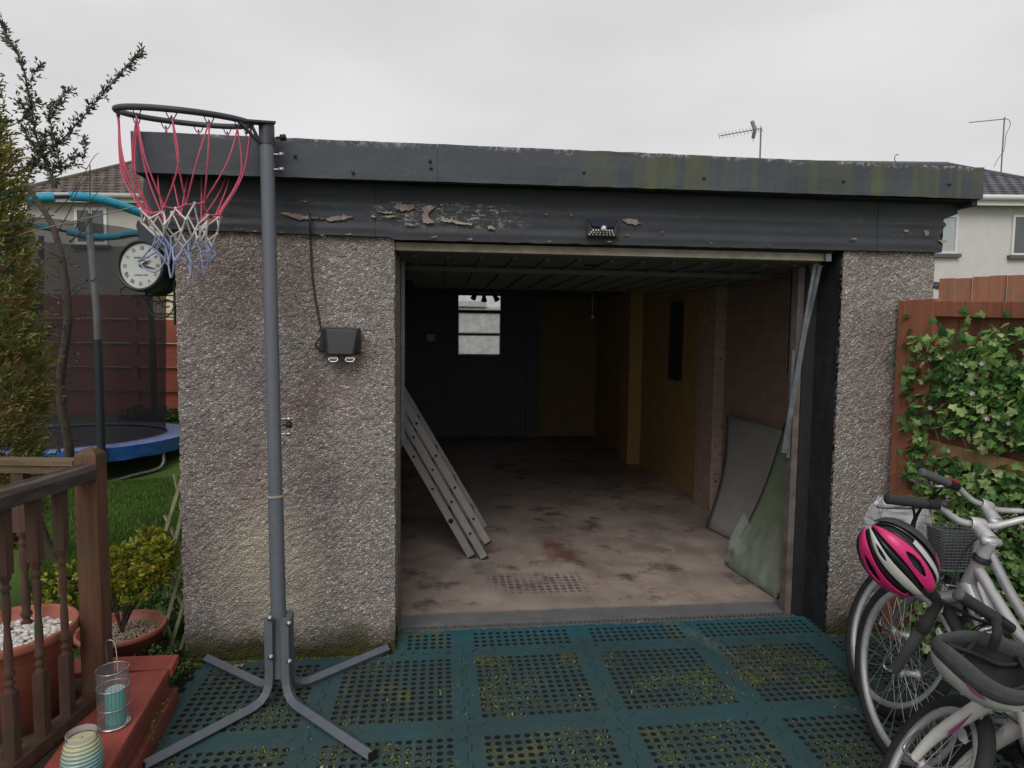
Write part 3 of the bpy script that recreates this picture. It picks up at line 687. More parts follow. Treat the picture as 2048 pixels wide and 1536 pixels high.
# frame legs and lever arms
mb = MB(); mb.box((-.006, -.02, .02), (.013, .05, 1.99)); mb.build('frame_leg', M['jamb'], gar)
xr = 2.168; mb = MB(); mb.box((xr-.036, -.02, .02), (xr, .04, 2.0)); mb.build('frame_leg', M['jamb'], gar)
mb = MB(); mb.box((xr, -.03, .0), (GX[2]+.001, .03, 2.06)); mb.build('door_jamb', M['timberdark'], gar)
mb = MB(); mb.bar(UP(806, 522, 1, .12), UP(805, 880, 1, .12), .018, .02); mb.tube([UP(805, 878, 1, .12), UP(804, 888, 1, .10), UP(799, 896, 1, .06)], .009, 8); mb.bar(UP(793, 725, 1, .03), UP(793, 1010, 1, .03), .020, .02)
mb.build('lever_arm', M['galv'], dr)
mb = MB(); mb.bar(UP(1632, 526, 1, -.13), UP(1567, 905, 1, -.02), .016, .026, rot=.3); mb.bar(UP(1640, 530, 1, -.15), UP(1592, 745, 1, -.05), .012, .02); mb.bar(UP(1586, 700, 1, -.06), UP(1575, 915, 1, -.02), .014, .018)
mb.build('lever_arm', M['galv'], dr)
mb = MB(); mb.prism([UP(1618, 522, 1, -.05), UP(1652, 524, 1, -.05), UP(1640, 538, 1, -.05), UP(1622, 548, 1, -.05)], (0, .01, 0)); mb.build('hinge_bracket', M['galv'], dr)
# small fittings inside
for (px, py, w, h) in ((1068, 677, 12, 12), (862, 675, 20, 12)):
    p = UP(px, py, 1, YB-.03); mb = MB(); mb.box((p.x-.06, p.y-.01, p.z-.05), (p.x+.06, p.y+.02, p.z+.05)); tag(mb.build('light_switch', M['upvc'], None, bevel=.006), 'small pale switch on the garage back wall '+('right of the rear door' if px > 1000 else 'left of the rear door window'), 'switch', 'switches on the garage back wall')
mb = MB(); mb.tube([UP(1184, 535, 1, 1.6), UP(1185, 625, 1, 1.6)], .0022, 5); mb.lathe([(0, -.02), (.012, -.015), (.010, 0), (.004, .012)], UP(1185, 632, 1, 1.6), 10); tag(mb.build('pull_cord', M['cream']), 'thin pull cord with a small toggle hanging from the garage ceiling', 'pull cord')
mb = MB(); a = UP(1576, 535, 0, XI1-.01); mb.tube([(XI1-.02, .95, 2.2), (XI1-.02, .95, 1.35)], .010, 6); mb.box((XI1-.03, .92, 1.28), (XI1-.002, .98, 1.35)); tag(mb.build('conduit', M['brownbrick']), 'thin vertical conduit running down the right inner wall of the garage', 'conduit')
# spotlight bars inside
def spots(name_pts, y, lab):
    c = UP(*name_pts[1], 1, y); o = empty('spotlight_bar', c, lab, 'spotlight', 'ceiling spotlight bars in the garage')
    q0 = UP(*name_pts[0], 1, y); q2 = UP(*name_pts[2], 1, y); zt_ = 2.19
    mb = MB(); mb.box((q0.x-.08, y-.02, zt_-.03), (q2.x+.08, y+.02, zt_)); mb.build('bar', M['galv'], o)
    for i, (px, py) in enumerate(name_pts):
        p = UP(px, py, 1, y); d = Vector(((-.5, 0, .55)[i], -.35, -.85)).normalized(); mb = MB()
        mb.tube([(p.x, y, zt_-.03), (p.x, y, p.z+.05), p+Vector((0,0,.03))], .008, 6)
        mb.lathe([(0, -.02), (.022, -.015), (.026, .03), (.040, .085), (.034, .085), (.0, .05)], p+Vector((0,0,.03)), 14, d); mb.build('lamp_head', M['blackplastic'] if y > 2 else M['alu'], o)
spots([(822,545),(857,546),(887,550)], 1.75, 'three metal spotlights on a bar under the garage ceiling at the left')
spots([(952,592),(968,595),(988,595)], 5.2, 'three black spotlights in silhouette before the rear door window')

# ------------------------------------------------------------------ rubber mats
MW, MD, TH = .605, .605, .018
M['holewall'] = simple('painted_shade_hole_wall', (.013, .024, .027), (.007, .013, .015), .9, 0, 60, .2)  # near-black rubber: the shade inside the holes is put into the wall colour
def wave(t, L):   # jigsaw edge: square-ish tabs that vanish at the corners
    k = int(t/L*12); f = t/L*12-k
    return 0 if t < .03 or t > L-.03 else (.0085 if k % 2 else -.0085)
def mat_mesh(nx, ny, w, d, name, mir=False):
    mb = MB(); px, py = .0385, .0385; bx0 = (w-nx*px)/2; by0 = (d-ny*py)/2; rr = .0125; S = 16
    for i in range(nx):
        for j in range(ny):
            cx, cy = bx0+px*(i+.5), by0+py*(j+.5); vs = []
            for k in range(S):
                a = 2*PI*k/S; c, s_ = math.cos(a), math.sin(a); m_ = max(abs(c), abs(s_))
                vs.append((cx+c/m_*px/2, cy+s_/m_*py/2, TH))
            for k in range(S): a = 2*PI*k/S; vs.append((cx+math.cos(a)*rr, cy+math.sin(a)*rr, TH))
            for k in range(S): a = 2*PI*k/S; vs.append((cx+math.cos(a)*rr*.96, cy+math.sin(a)*rr*.96, .0))
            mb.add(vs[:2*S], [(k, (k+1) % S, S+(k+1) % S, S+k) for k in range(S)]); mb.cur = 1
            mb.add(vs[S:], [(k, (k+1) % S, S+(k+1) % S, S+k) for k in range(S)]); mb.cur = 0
    # border from the hole field out to the tabbed edge
    def edge(N, L, fn, inner):
        o_ = []; i_ = []
        for k in range(N+1):
            o_.append(fn(L*k/N)); i_.append(inner(k/N))
        return o_, i_
    g = .0012; N = 96
    def sx(t, x):  # point on the left or right edge
        ww = wave(t, d); return (x+ww, min(max(t, g), d-g))
    def sy(t, y):
        ww = wave(t, w); return (min(max(t, g), w-g), y+ww)
    ix0, ix1, iy0, iy1 = bx0, w-bx0, by0, d-by0
    sides = [([sy(w*k/N, g) for k in range(N+1)], [(ix0+(ix1-ix0)*k/N, iy0) for k in range(N+1)]),
             ([sx(d*k/N, w-g) for k in range(N+1)], [(ix1, iy0+(iy1-iy0)*k/N) for k in range(N+1)]),
             ([sy(w*(N-k)/N, d-g) for k in range(N+1)], [(ix1-(ix1-ix0)*k/N, iy1) for k in range(N+1)]),
             ([sx(d*(N-k)/N, g) for k in range(N+1)], [(ix0, iy1-(iy1-iy0)*k/N) for k in range(N+1)])]
    for o_, i_ in sides:
        n = len(o_); vs = [(x, y, TH) for x, y in o_]+[(x, y, TH) for x, y in i_]+[(x, y, 0) for x, y in o_]
        mb.add(vs, [(k, k+1, n+k+1, n+k) for k in range(n-1)]+[(k+1, k, 2*n+k, 2*n+k+1) for k in range(n-1)])
    return mb
MX0, MY0 = -.880, -.268
cols = ['far left', 'second', 'third', 'fourth', 'fifth', 'far right']
rows_ = ['row nearest the garage', 'second row from the garage', 'third row from the garage', 'row nearest the viewer']
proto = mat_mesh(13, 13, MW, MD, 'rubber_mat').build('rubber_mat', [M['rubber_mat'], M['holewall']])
ordn = ['leftmost', 'second from the left', 'third from the left', 'fourth from the left', 'fifth from the left', 'rightmost']
for r_ in range(3):
    for c_ in range(6):
        o = proto if r_ == 0 and c_ == 0 else proto.copy()
        if o is not proto: COL.objects.link(o)
        o.location = (MX0+MW*c_, MY0-MD*(r_+1), .004+.0006*rnd.random()); 
        tag(o, 'teal perforated rubber mat, %s in the %s' % (ordn[c_], rows_[r_]), 'rubber mat', 'teal perforated rubber mats on the ground')
# cut mats filling the doorway recess
xs_ = [.004, MX0+MW*2, MX0+MW*3, MX0+MW*4, GX[2]-.004]
for i in range(4):
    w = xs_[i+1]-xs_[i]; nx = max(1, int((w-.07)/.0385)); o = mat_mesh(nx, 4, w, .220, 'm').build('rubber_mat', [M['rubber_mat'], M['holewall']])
    o.location = (xs_[i], MY0, .006); o.rotation_euler = (R(2.2), 0, 0)
    tag(o, 'narrow cut teal rubber mat in the doorway, %s' % ['at its left end', 'second from the left', 'second from the right', 'at its right end'][i], 'rubber mat', 'cut rubber mats in the doorway')
mb = MB(); n = 84; x0, x1 = .03, 2.17
mb.box((x0, -.044, .005), (x1, -.038, .036)); mb.box((x0, -.004, .005), (x1, .002, .038))
for k in range(n+1): x = x0+(x1-x0)*k/n; mb.box((x, -.038, .020), (x+.010, -.004, .036))
tag(mb.build('drain_channel', simple('grey_drain_grate', (.15, .15, .15), (.09, .09, .09), .7, 0, 30, .2)), 'black slotted drain channel along the garage threshold', 'drain')
# tufts of moss growing up through the holes
mb = MB(); cnt = 0
def tuft(p, n, s):
    for _ in range(n):
        a = rnd.random()*2*PI; l = s*(.5+rnd.random()); d = Vector((math.cos(a), math.sin(a), rnd.uniform(.15, 1.1))).normalized()
        b = p+Vector((rnd.gauss(0, s*1.5), rnd.gauss(0, s*1.5), 0)); w = d.cross(Vector((0,0,1))).normalized()*l*.20
        mb.add([b-w*.6, b+d*l*.5+w, b+d*l, b+d*l*.5-w], [(0,1,2,3)])
for i in range(9000):
    x = rnd.uniform(-.85, 2.3); y = rnd.uniform(-1.9, -.28)
    c1 = noise.noise(Vector((x*2.6, y*2.6, 4))); c2 = noise.noise(Vector((x*9, y*9, 2)))
    if c1+.7*c2 < .0+(.10 if y > -.6 else 0)+(.12 if x > 1.6 else 0): continue
    # snap to the nearest hole
    lx = (x-MX0) % MW; ly = (y-MY0) % MD; bx_ = (MW-13*.0385)/2
    if not (bx_ < lx < MW-bx_ and bx_ < ly < MD-bx_): continue
    hx = x-lx+bx_+(.5+int((lx-bx_)/.0385))*.0385; hy = y-ly+bx_+(.5+int((ly-bx_)/.0385))*.0385
    if rnd.random() < .5: continue
    tuft(Vector((hx, hy, .012)), 26, .0075+.008*rnd.random())
for i in range(380):    # cushions spreading over the rubber
    x = rnd.uniform(-.83, 2.2); y = rnd.uniform(-1.5, -.33); lx = (x-MX0) % MW; ly = (y-MY0) % MD
    if min(lx, MW-lx, ly, MD-ly) < .055 or noise.noise(Vector((x*2.6, y*2.6, 4)))+.5*noise.noise(Vector((x*9, y*9, 2))) < .0: continue
    rr_ = .012+.022*rnd.random()
    for _ in range(int(900*rr_)):
        tuft(Vector((x+rnd.gauss(0, rr_)*1.5, y+rnd.gauss(0, rr_), .020)), 5, .0055+.004*rnd.random())
for i in range(900):   # moss along the foot of the walls
    x = rnd.uniform(-.96, 0) if rnd.random() < .7 else rnd.uniform(2.2, 2.6); tuft(Vector((x, GY-rnd.random()*.035-.004, .004)), 7, .010)
tag(mb.build('moss', M['moss']), kind='stuff')
mb = MB()
for i in range(46):
    x = rnd.uniform(-.8, 2.2); y = rnd.uniform(-1.5, -.05); s = .006+.007*rnd.random(); a = rnd.random()*6.3; p = Vector((x, y, .026))
    u = Vector((math.cos(a), math.sin(a), .1))*s; v = Vector((-math.sin(a), math.cos(a), .25))*s*.55
    mb.add([p-u, p-v, p+u, p+v], [(0,1,2,3)])
tag(mb.build('litter_of_petals', M['deadleaf']), kind='stuff')
def dead_leaf(px, py, s, lab):
    p = UP(px, py, 2, .03); mb = MB(); vs = []; a0 = rnd.random()*6
    for k in range(9):
        a = a0+2*PI*k/9; rr = s*(.7+.5*rnd.random()); vs.append(p+Vector((math.cos(a)*rr*1.5, math.sin(a)*rr, .006*math.sin(3*a)+.004)))
    vs.append(p+Vector((0,0,.008))); mb.add(vs, [(k, (k+1) % 9, 9) for k in range(9)]); tag(mb.build('fallen_leaf', M['bareleaf'], solid=.0012), lab, 'leaf', 'fallen leaves on the mats')
M['bareleaf'] = simple('dry_brown_leaf', (.36, .20, .12), (.24, .12, .07), .8, 0, 40, .2)
dead_leaf(1280, 1245, .011, 'dry brown leaf lying by the middle of the doorway drain'); dead_leaf(478, 1333, .016, 'dry reddish leaf beside the back left leg of the basketball stand')
# ------------------------------------------------------------------ basketball stand
BS = Vector((-.45, -.60, .022))
st = empty('basketball_stand', BS, 'slate grey steel basketball hoop on a pole with four splayed feet', 'basketball hoop')
top = U(533, 252, 2.66); bot = BS+Vector((0, 0, .10)); ax = (top-bot).normalized()
mid = bot+(top-bot)*.315; p290 = U(534, 291, 2.66)
mb = MB(); mb.tube([bot, mid+ax*.02], .031, 20); mb.build('pole', M['steel'], st)
mb = MB(); mb.tube([mid, top], .0285, 20); mb.build('pole', M['steel'], st)
mb = MB(); mb.lathe([(.031, 0), (.0345, .002), (.0345, .012), (.030, .014)], mid+ax*.02, 20, ax); mb.build('collar', M['cream'], st)
mb = MB(); mb.tube([p290-ax*.0, top+ax*.004], .0315, 20); mb.build('pole_sleeve', M['rimsteel'], st)
# clamp screws on the right of the pole
for px, py, w, big in ((566,275,.05,1),(562,309,.05,0),(562,339,.05,0),(577,838,.045,0),(578,850,.045,1),(577,868,.045,0)):
    a = U(px-14, py, 2.66); b = U(px, py, 2.66); mb = MB(); mb.tube([a, b], .0045, 6); mb.lathe([(0, -.012), (.013 if big else .010, -.010), (.014 if big else .010, .010), (0, .013)], b, 10, (b-a).normalized())
    mb.build('clamp_bolt', M['bolt'] if not big else M['darkmetal'], st)
# four legs: square tube beside the pole, bent outwards
ends = {'l1': (413,1317), 'l2': (775,1297), 'l3': (285,1532), 'l4': (745,1512)}
for k, (sx, sy) in {'l1': (-1, 1), 'l2': (1, 1), 'l3': (-1, -1), 'l4': (1, -1)}.items():
    e = UP(*ends[k], 2, .04); e.z = .040; c = BS+Vector((sx*.0325, sy*.032, 0))
    d = Vector((e.x-c.x, e.y-c.y, 0)).normalized()
    pts = [c+Vector((0, 0, .36)), c+Vector((0, 0, .12)), c+Vector((0, 0, .085))+d*.004, c+Vector((0, 0, .052))+d*.018, c+Vector((0, 0, .030))+d*.045, c+Vector((0, 0, .020))+d*.085, Vector((e.x, e.y, .040))]
    mb = MB(); mb.tube(pts, .0195, 4, sq=True); lg = mb.build('leg', M['steel'], st, bevel=.003)
    mb = MB(); mb.bar(e-d*.002, e+d*.004, .037, .037); mb.build('end_cap', M['darkmetal'], lg)
for px, py in ((578,1247),(579,1323),(540,1236),(542,1314)):
    p = UP(px, py, 1, BS.y-.05); mb = MB(); mb.lathe([(.0125, 0), (.0125, -.003), (.008, -.004), (.008, -.010), (.0, -.011)], p, 10, (0, 1, 0)); mb.build('bolt', M['bolt'], st)
# rim: a hoop that droops a little towards the viewer
RC = U(372, 235, 2.60); rr = .248
va = (Vector((-_R.x, -_R.y, 0)).normalized()*rr+Vector((0, 0, .014)))
vb = (-Vector((_F.x, _F.y, 0)).normalized()*rr*math.cos(R(11.0))+Vector((0, 0, -rr*math.sin(R(11.0)))))
def rim(a, s=1.): return RC+va*(math.cos(a)*s)+vb*(math.sin(a)*s)
mb = MB(); mb.tube([rim(2*PI*i/72) for i in range(72)], .0120, 10, closed=True)
ho = mb.build('rim', M['rimsteel'], st)
rx = rim(PI)
mb = MB(); tp = U(540, 247, 2.66); mb.bar(rx-Vector((.004,0,0)), tp+Vector((.018,0,.0)), .05, .008)
for s in (-1, 1): mb.bar(rim(PI+s*.30), U(520, 286, 2.64), .010, .010)
mb.build('rim_bracket', M['rimsteel'], ho)
# hooks and net
NH = 12; down = Vector((0, 0, -1))
for i in range(NH):
    hk = MB(); a = 2*PI*(i+.5)/NH; c = rim(a); t = (rim(a+.05)-rim(a-.05)).normalized()
    pts = [c-t*.020+down*.008, c-t*.016+down*.018, c-t*.010+down*.030, c-t*.003+down*.034, c+down*.022, c+t*.004+down*.034, c+t*.010+down*.030, c+t*.016+down*.018, c+t*.020+down*.008]
    hk.tube(smooth_path(pts, 3), .0022, 5); hk.build('net_hook', M['darkmetal'], ho)
net = empty('net', RC, None, None); net.parent = st; net.location = RC-st.location
rows = [(.030, .248, 0), (.365, .140, .5), (.397, .128, 0), (.445, .114, .5), (.498, .108, 0), (.548, .096, .5), (.600, .090, 0)]
nodes = []
NC = RC+down*.0
ctr = U(362, 500, 2.60); drift = Vector((ctr.x-RC.x, ctr.y-RC.y, 0))
for ri, (dz, rad, ph) in enumerate(rows):
    L = []
    for i in range(NH):
        a = 2*PI*(i+.5+ph)/NH
        if ri == 0: p = rim(a)+down*.032
        else:
            f = dz/.60; jz = rnd.gauss(0, .012 if ri > 1 else .035); j = rnd.gauss(0, .007+.004*ri)
            p = Vector((RC.x, RC.y, RC.z))+drift*f+Vector((-math.cos(a)*1.0*_R.x, 0, 0))*0+va.normalized()*math.cos(a)*(rad+j)+vb.normalized()*math.sin(a)*(rad+j)*.95
            p.z = RC.z-dz+jz
        L.append(p)
    nodes.append(L)
cords = {0: 'cordred', 1: 'cordred', 2: 'cordwhite', 3: 'cordwhite', 4: 'cordblue', 5: 'cordblue'}
mbs = {'cordred': MB(), 'cordwhite': MB(), 'cordblue': MB()}
def strand(mb, a, b, sag, r=.0026):
    m1 = a.lerp(b, .5)+Vector((rnd.gauss(0, sag*.3), rnd.gauss(0, sag*.3), -abs(rnd.gauss(0, sag*.3))))
    if sag > .01:
        c0 = Vector((RC.x, RC.y, m1.z)); out_ = (m1-c0); out_.z = 0; m1 += out_.normalized()*sag
    mb.tube(smooth_path([a, m1, b], 6), r*1.12, 6)
for ri in range(6):
    mb = mbs[cords[ri]]; ph0, ph1 = rows[ri][2], rows[ri+1][2]
    for i in range(NH):
        p = nodes[ri][i]
        js = (i, (i-1) % NH) if ph1 > ph0 else (i, (i+1) % NH)
        for j in js:
            strand(mb, p+Vector((rnd.gauss(0, .002), 0, 0)), nodes[ri+1][j], .035 if ri == 0 else .006, .0029 if ri == 0 else .0032)
    if ri > 0:
        for i in range(NH): mb.lathe([(0, -.008), (.0058, -.004), (.0058, .004), (0, .008)], nodes[ri][i], 6)
for i in range(NH):   # loose blue loops at the very bottom
    a = nodes[6][i]; b = nodes[6][(i+1) % NH]
    if i % 2 == 0: mbs['cordblue'].tube(smooth_path([a, a.lerp(b, .3)+down*(.035+.02*rnd.random()), a.lerp(b, .7)+down*.045, b], 5), .0032, 6)
mbs['cordred'].build('red_cords', M['cordred'], net); mbs['cordwhite'].build('white_cords', M['cordwhite'], net); mbs['cordblue'].build('blue_cords', M['cordblue'], net)

# ------------------------------------------------------------------ washing line
mb = MB(); mb.tube([U(-160, 548, 3.6), U(56, 464, 3.3), U(280, 411, 3.1), U(492, 363, 2.93)], .0030, 5)
mb.lathe([(0, -.012), (.009, 0), (0, .012)], U(427, 378, 2.97), 8)
tag(mb.build('washing_line', M['wire']), 'thin grey washing line sloping up to the garage fascia behind the net', 'washing line')

# ------------------------------------------------------------------ station clock on its scroll bracket
CD = 2.98; cc = U(281, 531, CD)
ck = empty('station_clock', cc, 'round black double-sided station clock with roman numerals on a scrolled bracket', 'clock')
right = Vector((_R.x, _R.y, 0)).normalized(); fwd = Vector((_F.x, _F.y, 0)).normalized(); upv = Vector((0, 0, 1))
nrm = (-right*.12-fwd*.98+upv*.08).normalized()   # the dial looks this way
ux = upv.cross(nrm).normalized(); uy = nrm.cross(ux).normalized()
RAD = .112
mb = MB(); prof = [(0, -.15), (RAD*.96, -.15), (RAD*1.08, -.145), (RAD*1.10, -.132), (RAD*1.03, -.125), (RAD*1.03, -.022), (RAD*1.10, -.014), (RAD*1.10, .0), (RAD*1.04, .008), (RAD*.965, .004), (RAD*.955, -.006)]
mb.lathe(prof, cc, 64, nrm); mb.build('case', M['clockbody'], ck)
mb = MB(); n = 64; mb.lathe([(0, -.006), (RAD*.96, -.006)], cc, 64, nrm, False); dial = mb.build('dial', M['clockface'], ck)
MT = Matrix(((ux.x, uy.x, nrm.x, 0), (ux.y, uy.y, nrm.y, 0), (ux.z, uy.z, nrm.z, 0), (0, 0, 0, 1)))
def text_mesh(body, size, M4, name, mat, parent, align='CENTER', sx=1., ext=.0006):
    cu = bpy.data.curves.new(name, 'FONT'); cu.body = body; cu.size = size; cu.align_x = align; cu.align_y = 'CENTER'; cu.extrude = ext; cu.resolution_u = 2
    o = bpy.data.objects.new(name, cu); COL.objects.link(o)
    dg = bpy.context.evaluated_depsgraph_get(); me = bpy.data.meshes.new_from_object(o.evaluated_get(dg)); bpy.data.objects.remove(o)
    me.transform(Matrix.Diagonal((sx, 1, 1, 1))); me.transform(M4)
    if parent is not None: me.transform(Matrix.Translation(-wloc(parent)))
    me.materials.clear(); me.materials.append(mat); q = bpy.data.objects.new(name, me); COL.objects.link(q); q.parent = parent; return q
def on_dial(x, y, rot=0, h=.0): return Matrix.Translation(cc+ux*x+uy*y+nrm*(-.0052+h)) @ MT @ Matrix.Rotation(rot, 4, 'Z')
for i, t in enumerate(['XII','I','II','III','IV','V','VI','VII','VIII','IX','X','XI']):
    a = -2*PI*i/12; text_mesh(t, .0265, on_dial(-math.sin(a)*RAD*.74, math.cos(a)*RAD*.74, a), 'numeral', M['ink'], dial, sx=.72)
text_mesh('FARRINGTON', .0125, on_dial(0, RAD*.34, 0), 'maker_name', M['ink'], dial); text_mesh('STATION', .010, on_dial(0, RAD*.21, 0), 'maker_name', M['ink'], dial)
text_mesh('LONDON 1879', .0105, on_dial(0, -RAD*.40, 0), 'place_name', M['ink'], dial)
def hand(ang, L, w, name):
    a = R(ang); d = ux*math.sin(a)+uy*math.cos(a); s = ux*math.cos(a)-uy*math.sin(a); b = cc+nrm*.001; mb = MB()
    mb.prism([b-d*L*.12-s*w*.3, b+d*L*.45-s*w, b+d*L, b+d*L*.45+s*w, b-d*L*.12+s*w*.3], nrm*.0012); mb.build(name, M['ink'], dial)
hand(64, RAD*.56, .0060, 'hour_hand'); hand(101, RAD*.80, .0040, 'minute_hand')
mb = MB(); mb.lathe([(.007, 0), (.007, .003), (0, .004)], cc, 12, nrm); mb.build('hand_boss', M['ink'], dial)
# bracket in the plane of the picture, fixed to the garage corner
BD = CD+.07
def bp(px, py): return U(px, py, BD)
def btube(pts, r=.0035, k=7):
    m_ = MB(); m_.tube(smooth_path([bp(*p) for p in pts], k), r, 6); return m_
br = MB()
def add(mb2):
    b = len(br.v); br.v += mb2.v; br.f += [[b+i for i in f] for f in mb2.f]; br.m += mb2.m; br.sm += mb2.sm
add(btube([(252,574),(244,577),(240,584),(243,589),(252,590.5),(280,591),(310,591),(352,591)]))
add(btube([(262,598),(264,606),(270,612),(276,611),(279,605),(279,597),(272,592),(265,594),(262,600)], .003))
add(btube([(279,597),(286,595),(290,601),(293,610),(297,618)], .003))
add(btube([(313,608),(318,606),(320,600),(316,593),(308,591.5),(299,595),(294,604),(295,616),(303,628),(315,634),(330,634),(341,627),(347,615),(346,606),(339,601),(331,600),(325,604),(324,610),(329,614),(336,614),(339,612)], .0035))
add(btube([(297,618),(305,628)], .003)); add(btube([(320,636),(335,634),(348,636),(348,646)], .003))
add(btube([(292,580),(292,591)], .006)); add(btube([(279,468),(280,474),(279,482)], .006))
add(btube([(241,473),(258,470.5),(280,470),(300,473),(318,481),(332,492),(345,508)], .0035))
add(btube([(344,495),(352,488)], .004))
# wall strap
br.bar(bp(349, 500), bp(350, 650), .022, .006)
br.build('scroll_bracket', M['darkmetal'], ck)

# ------------------------------------------------------------------ outdoor socket box with its cable
bc = UP(683, 684, 1, GY-.012)
def bpos(px, py, o=0): return UP(px, py, 1, GY-.010-o)
sk = empty('outdoor_socket', bc, 'black weatherproof outdoor socket box with two silver clips on the pebble-dashed wall', 'socket box')
A = [bpos(645, 654), bpos(722, 656), bpos(722, 708), bpos(640, 704)]
mb = MB(); mb.prism(A, (0, -.035, 0)); mb.build('back_box', M['blackplastic'], sk, bevel=.006)
dz = Vector((0, -.06, 0))
B0 = [bpos(646, 655, .036), bpos(721, 657, .036), bpos(719, 703, .036), bpos(645, 701, .036)]; B1 = [bpos(650, 657, .075), bpos(716, 659, .075), bpos(706, 711, .095), bpos(655, 710, .095)]
mb = MB(); mb.add(B0+B1, [(0,1,2,3),(7,6,5,4),(0,4,5,1),(1,5,6,2),(2,6,7,3),(3,7,4,0)]); mb.build('lid', M['blackplastic'], sk, bevel=.007)
for px in (667, 700):
    a = bpos(px-9, 717, .07); b = bpos(px+9, 717, .07); mb = MB()
    mb.tube(smooth_path([a+Vector((0,.02,.012)), a, a+Vector((.006,-.004,-.013)), b+Vector((-.006,-.004,-.013)), b, b+Vector((0,.02,.012))], 4), .004, 6); mb.bar(a+Vector((0,0,.002)), b+Vector((0,0,.002)), .008, .010)
    mb.build('clip', M['chrome'], sk)
cp = [(620,428,.03),(619,436,.05),(620,455,.045),(621,480,.012),(623,530,.008),(628,580,.008),(636,630,.008),(643,665,.008),(641,675,.01),(634,683,.02),(632,692,.02),(637,698,.018),(642,696,.01)]
mb = MB(); mb.tube(smooth_path([UP(a, b, 1, GY-.010-o) for a, b, o in cp], 5), .0048, 7)
tag(mb.build('power_cable', M['cable']), 'thin dark red cable hanging from the felted lintel to the socket box', 'cable')

# ------------------------------------------------------------------ solar wall light
sc_ = UP(1205, 457, 1, YL-.02); sl = empty('solar_light', sc_, 'small solar wall light with rows of LEDs on the black lintel', 'solar light')
def sp(px, py, o=0): return UP(px, py, 1, YL-.018-o)
mb = MB(); mb.prism([sp(1174,435), sp(1237,437), sp(1235,476), sp(1172,474)], (0, -.012, 0)); mb.build('housing', M['blackplastic'], sl, bevel=.003)
mb = MB(); mb.add([sp(1177,437,.013), sp(1235,438,.013), sp(1227,454,.060), sp(1185,452,.060), sp(1177,441,.012), sp(1235,442,.012), sp(1227,457,.055), sp(1185,455,.055)], [(0,1,2,3),(7,6,5,4),(0,4,5,1),(1,5,6,2),(2,6,7,3),(3,7,4,0)]); mb.build('solar_panel', M['solar'], sl)
mb = MB(); mb.add([sp(1184,456,.050), sp(1228,458,.050), sp(1232,473,.014), sp(1176,471,.014)], [(0,3,2,1)]); mb.add([sp(1177,440,.014), sp(1184,456,.050), sp(1176,471,.014)], [(0,1,2)]); mb.add([sp(1234,442,.014), sp(1228,458,.050), sp(1232,473,.014)], [(0,2,1)]); mb.build('led_panel', M['galv'], sl)
for r_ in range(3):
    for k in range(8):
        px = 1186-r_*3.6+k*(5.4+r_*.75); py = 460+r_*4.3+k*.2; o = .045-r_*.011
        if r_ == 0 and 2 < k < 5: continue
        mb = MB(); mb.box(sp(px-1.6, py+1.4, o)+Vector((0,-.004,0)), sp(px+1.6, py-1.4, o)); mb.build('led', M['led'], sl)
mb = MB(); c = sp(1207, 457, .05); mb.lathe([(.014, .0), (.012, -.009), (.006, -.014), (0, -.015)], c, 14, (0, 1, 0)); mb.build('motion_sensor', M['upvc'], sl)

# ------------------------------------------------------------------ ladder leaning at the left inside the doorway
lf = UP(955, 1116, 2, .045)
ld = empty('ladder', lf, 'grey aluminium ladder leaning on the left wall just inside the garage', 'ladder')
yL = lf.y
def lp(px, py, dy=0): return UP(px, py, 1, yL+dy)
strips = [((943,1113), (720,727), .0, .052), ((969,1116), (738,722), -.028, .050), ((976,1086), (742,693), .012, .050)]
for k, ((ax_, ay_), (tx, ty), dy, wd) in enumerate(strips):
    a = lp(ax_, ay_, dy); b = lp(tx, ty, dy)
    b = a+(b-a)*1.0
    for far in (0, 1):
        off = Vector((0, .36 if far else 0, 0)); d = (b-a).normalized(); s = Vector((d.z, 0, -d.x)); h = wd/2; aa = a+s*(-h*.0)
        mb = MB(); mb.prism([aa+off+s*(-h), aa+off+s*h, b+off+s*h, b+off-s*h], (0, .022, 0)); stl = mb.build('stile', M['alu'], ld, bevel=.002)
        if not far:
            m2 = MB(); m2.prism([aa-d*.012-s*h*1.05-Vector((0,.002,0)), aa-d*.012+s*h*1.05-Vector((0,.002,0)), aa+d*.004+s*h*1.05-Vector((0,.002,0)), aa+d*.004-s*h*1.05-Vector((0,.002,0))], (0, .026, 0)); m2.build('foot', M['rubber'], stl)
    for i in range(7):
        t = .20+i*.255+(.09 if k == 0 else 0)
        if t > (b-a).length: break
        c = a+d*t
        mb = MB(); mb.tube([c+Vector((0, .02, 0)), c+Vector((0, .365, 0))], .013, 8); rg = mb.build('rung', M['alu'], ld)
        mb = MB(); mb.lathe([(0, 0), (.009 if not (k == 0 and i == 0) else .017, 0), (.009 if not (k == 0 and i == 0) else .017, -.0035), (0, -.0035)], c+Vector((0,-.0005,0)), 14, (0,1,0)); mb.build('rivet', M['darkmetal'], rg)

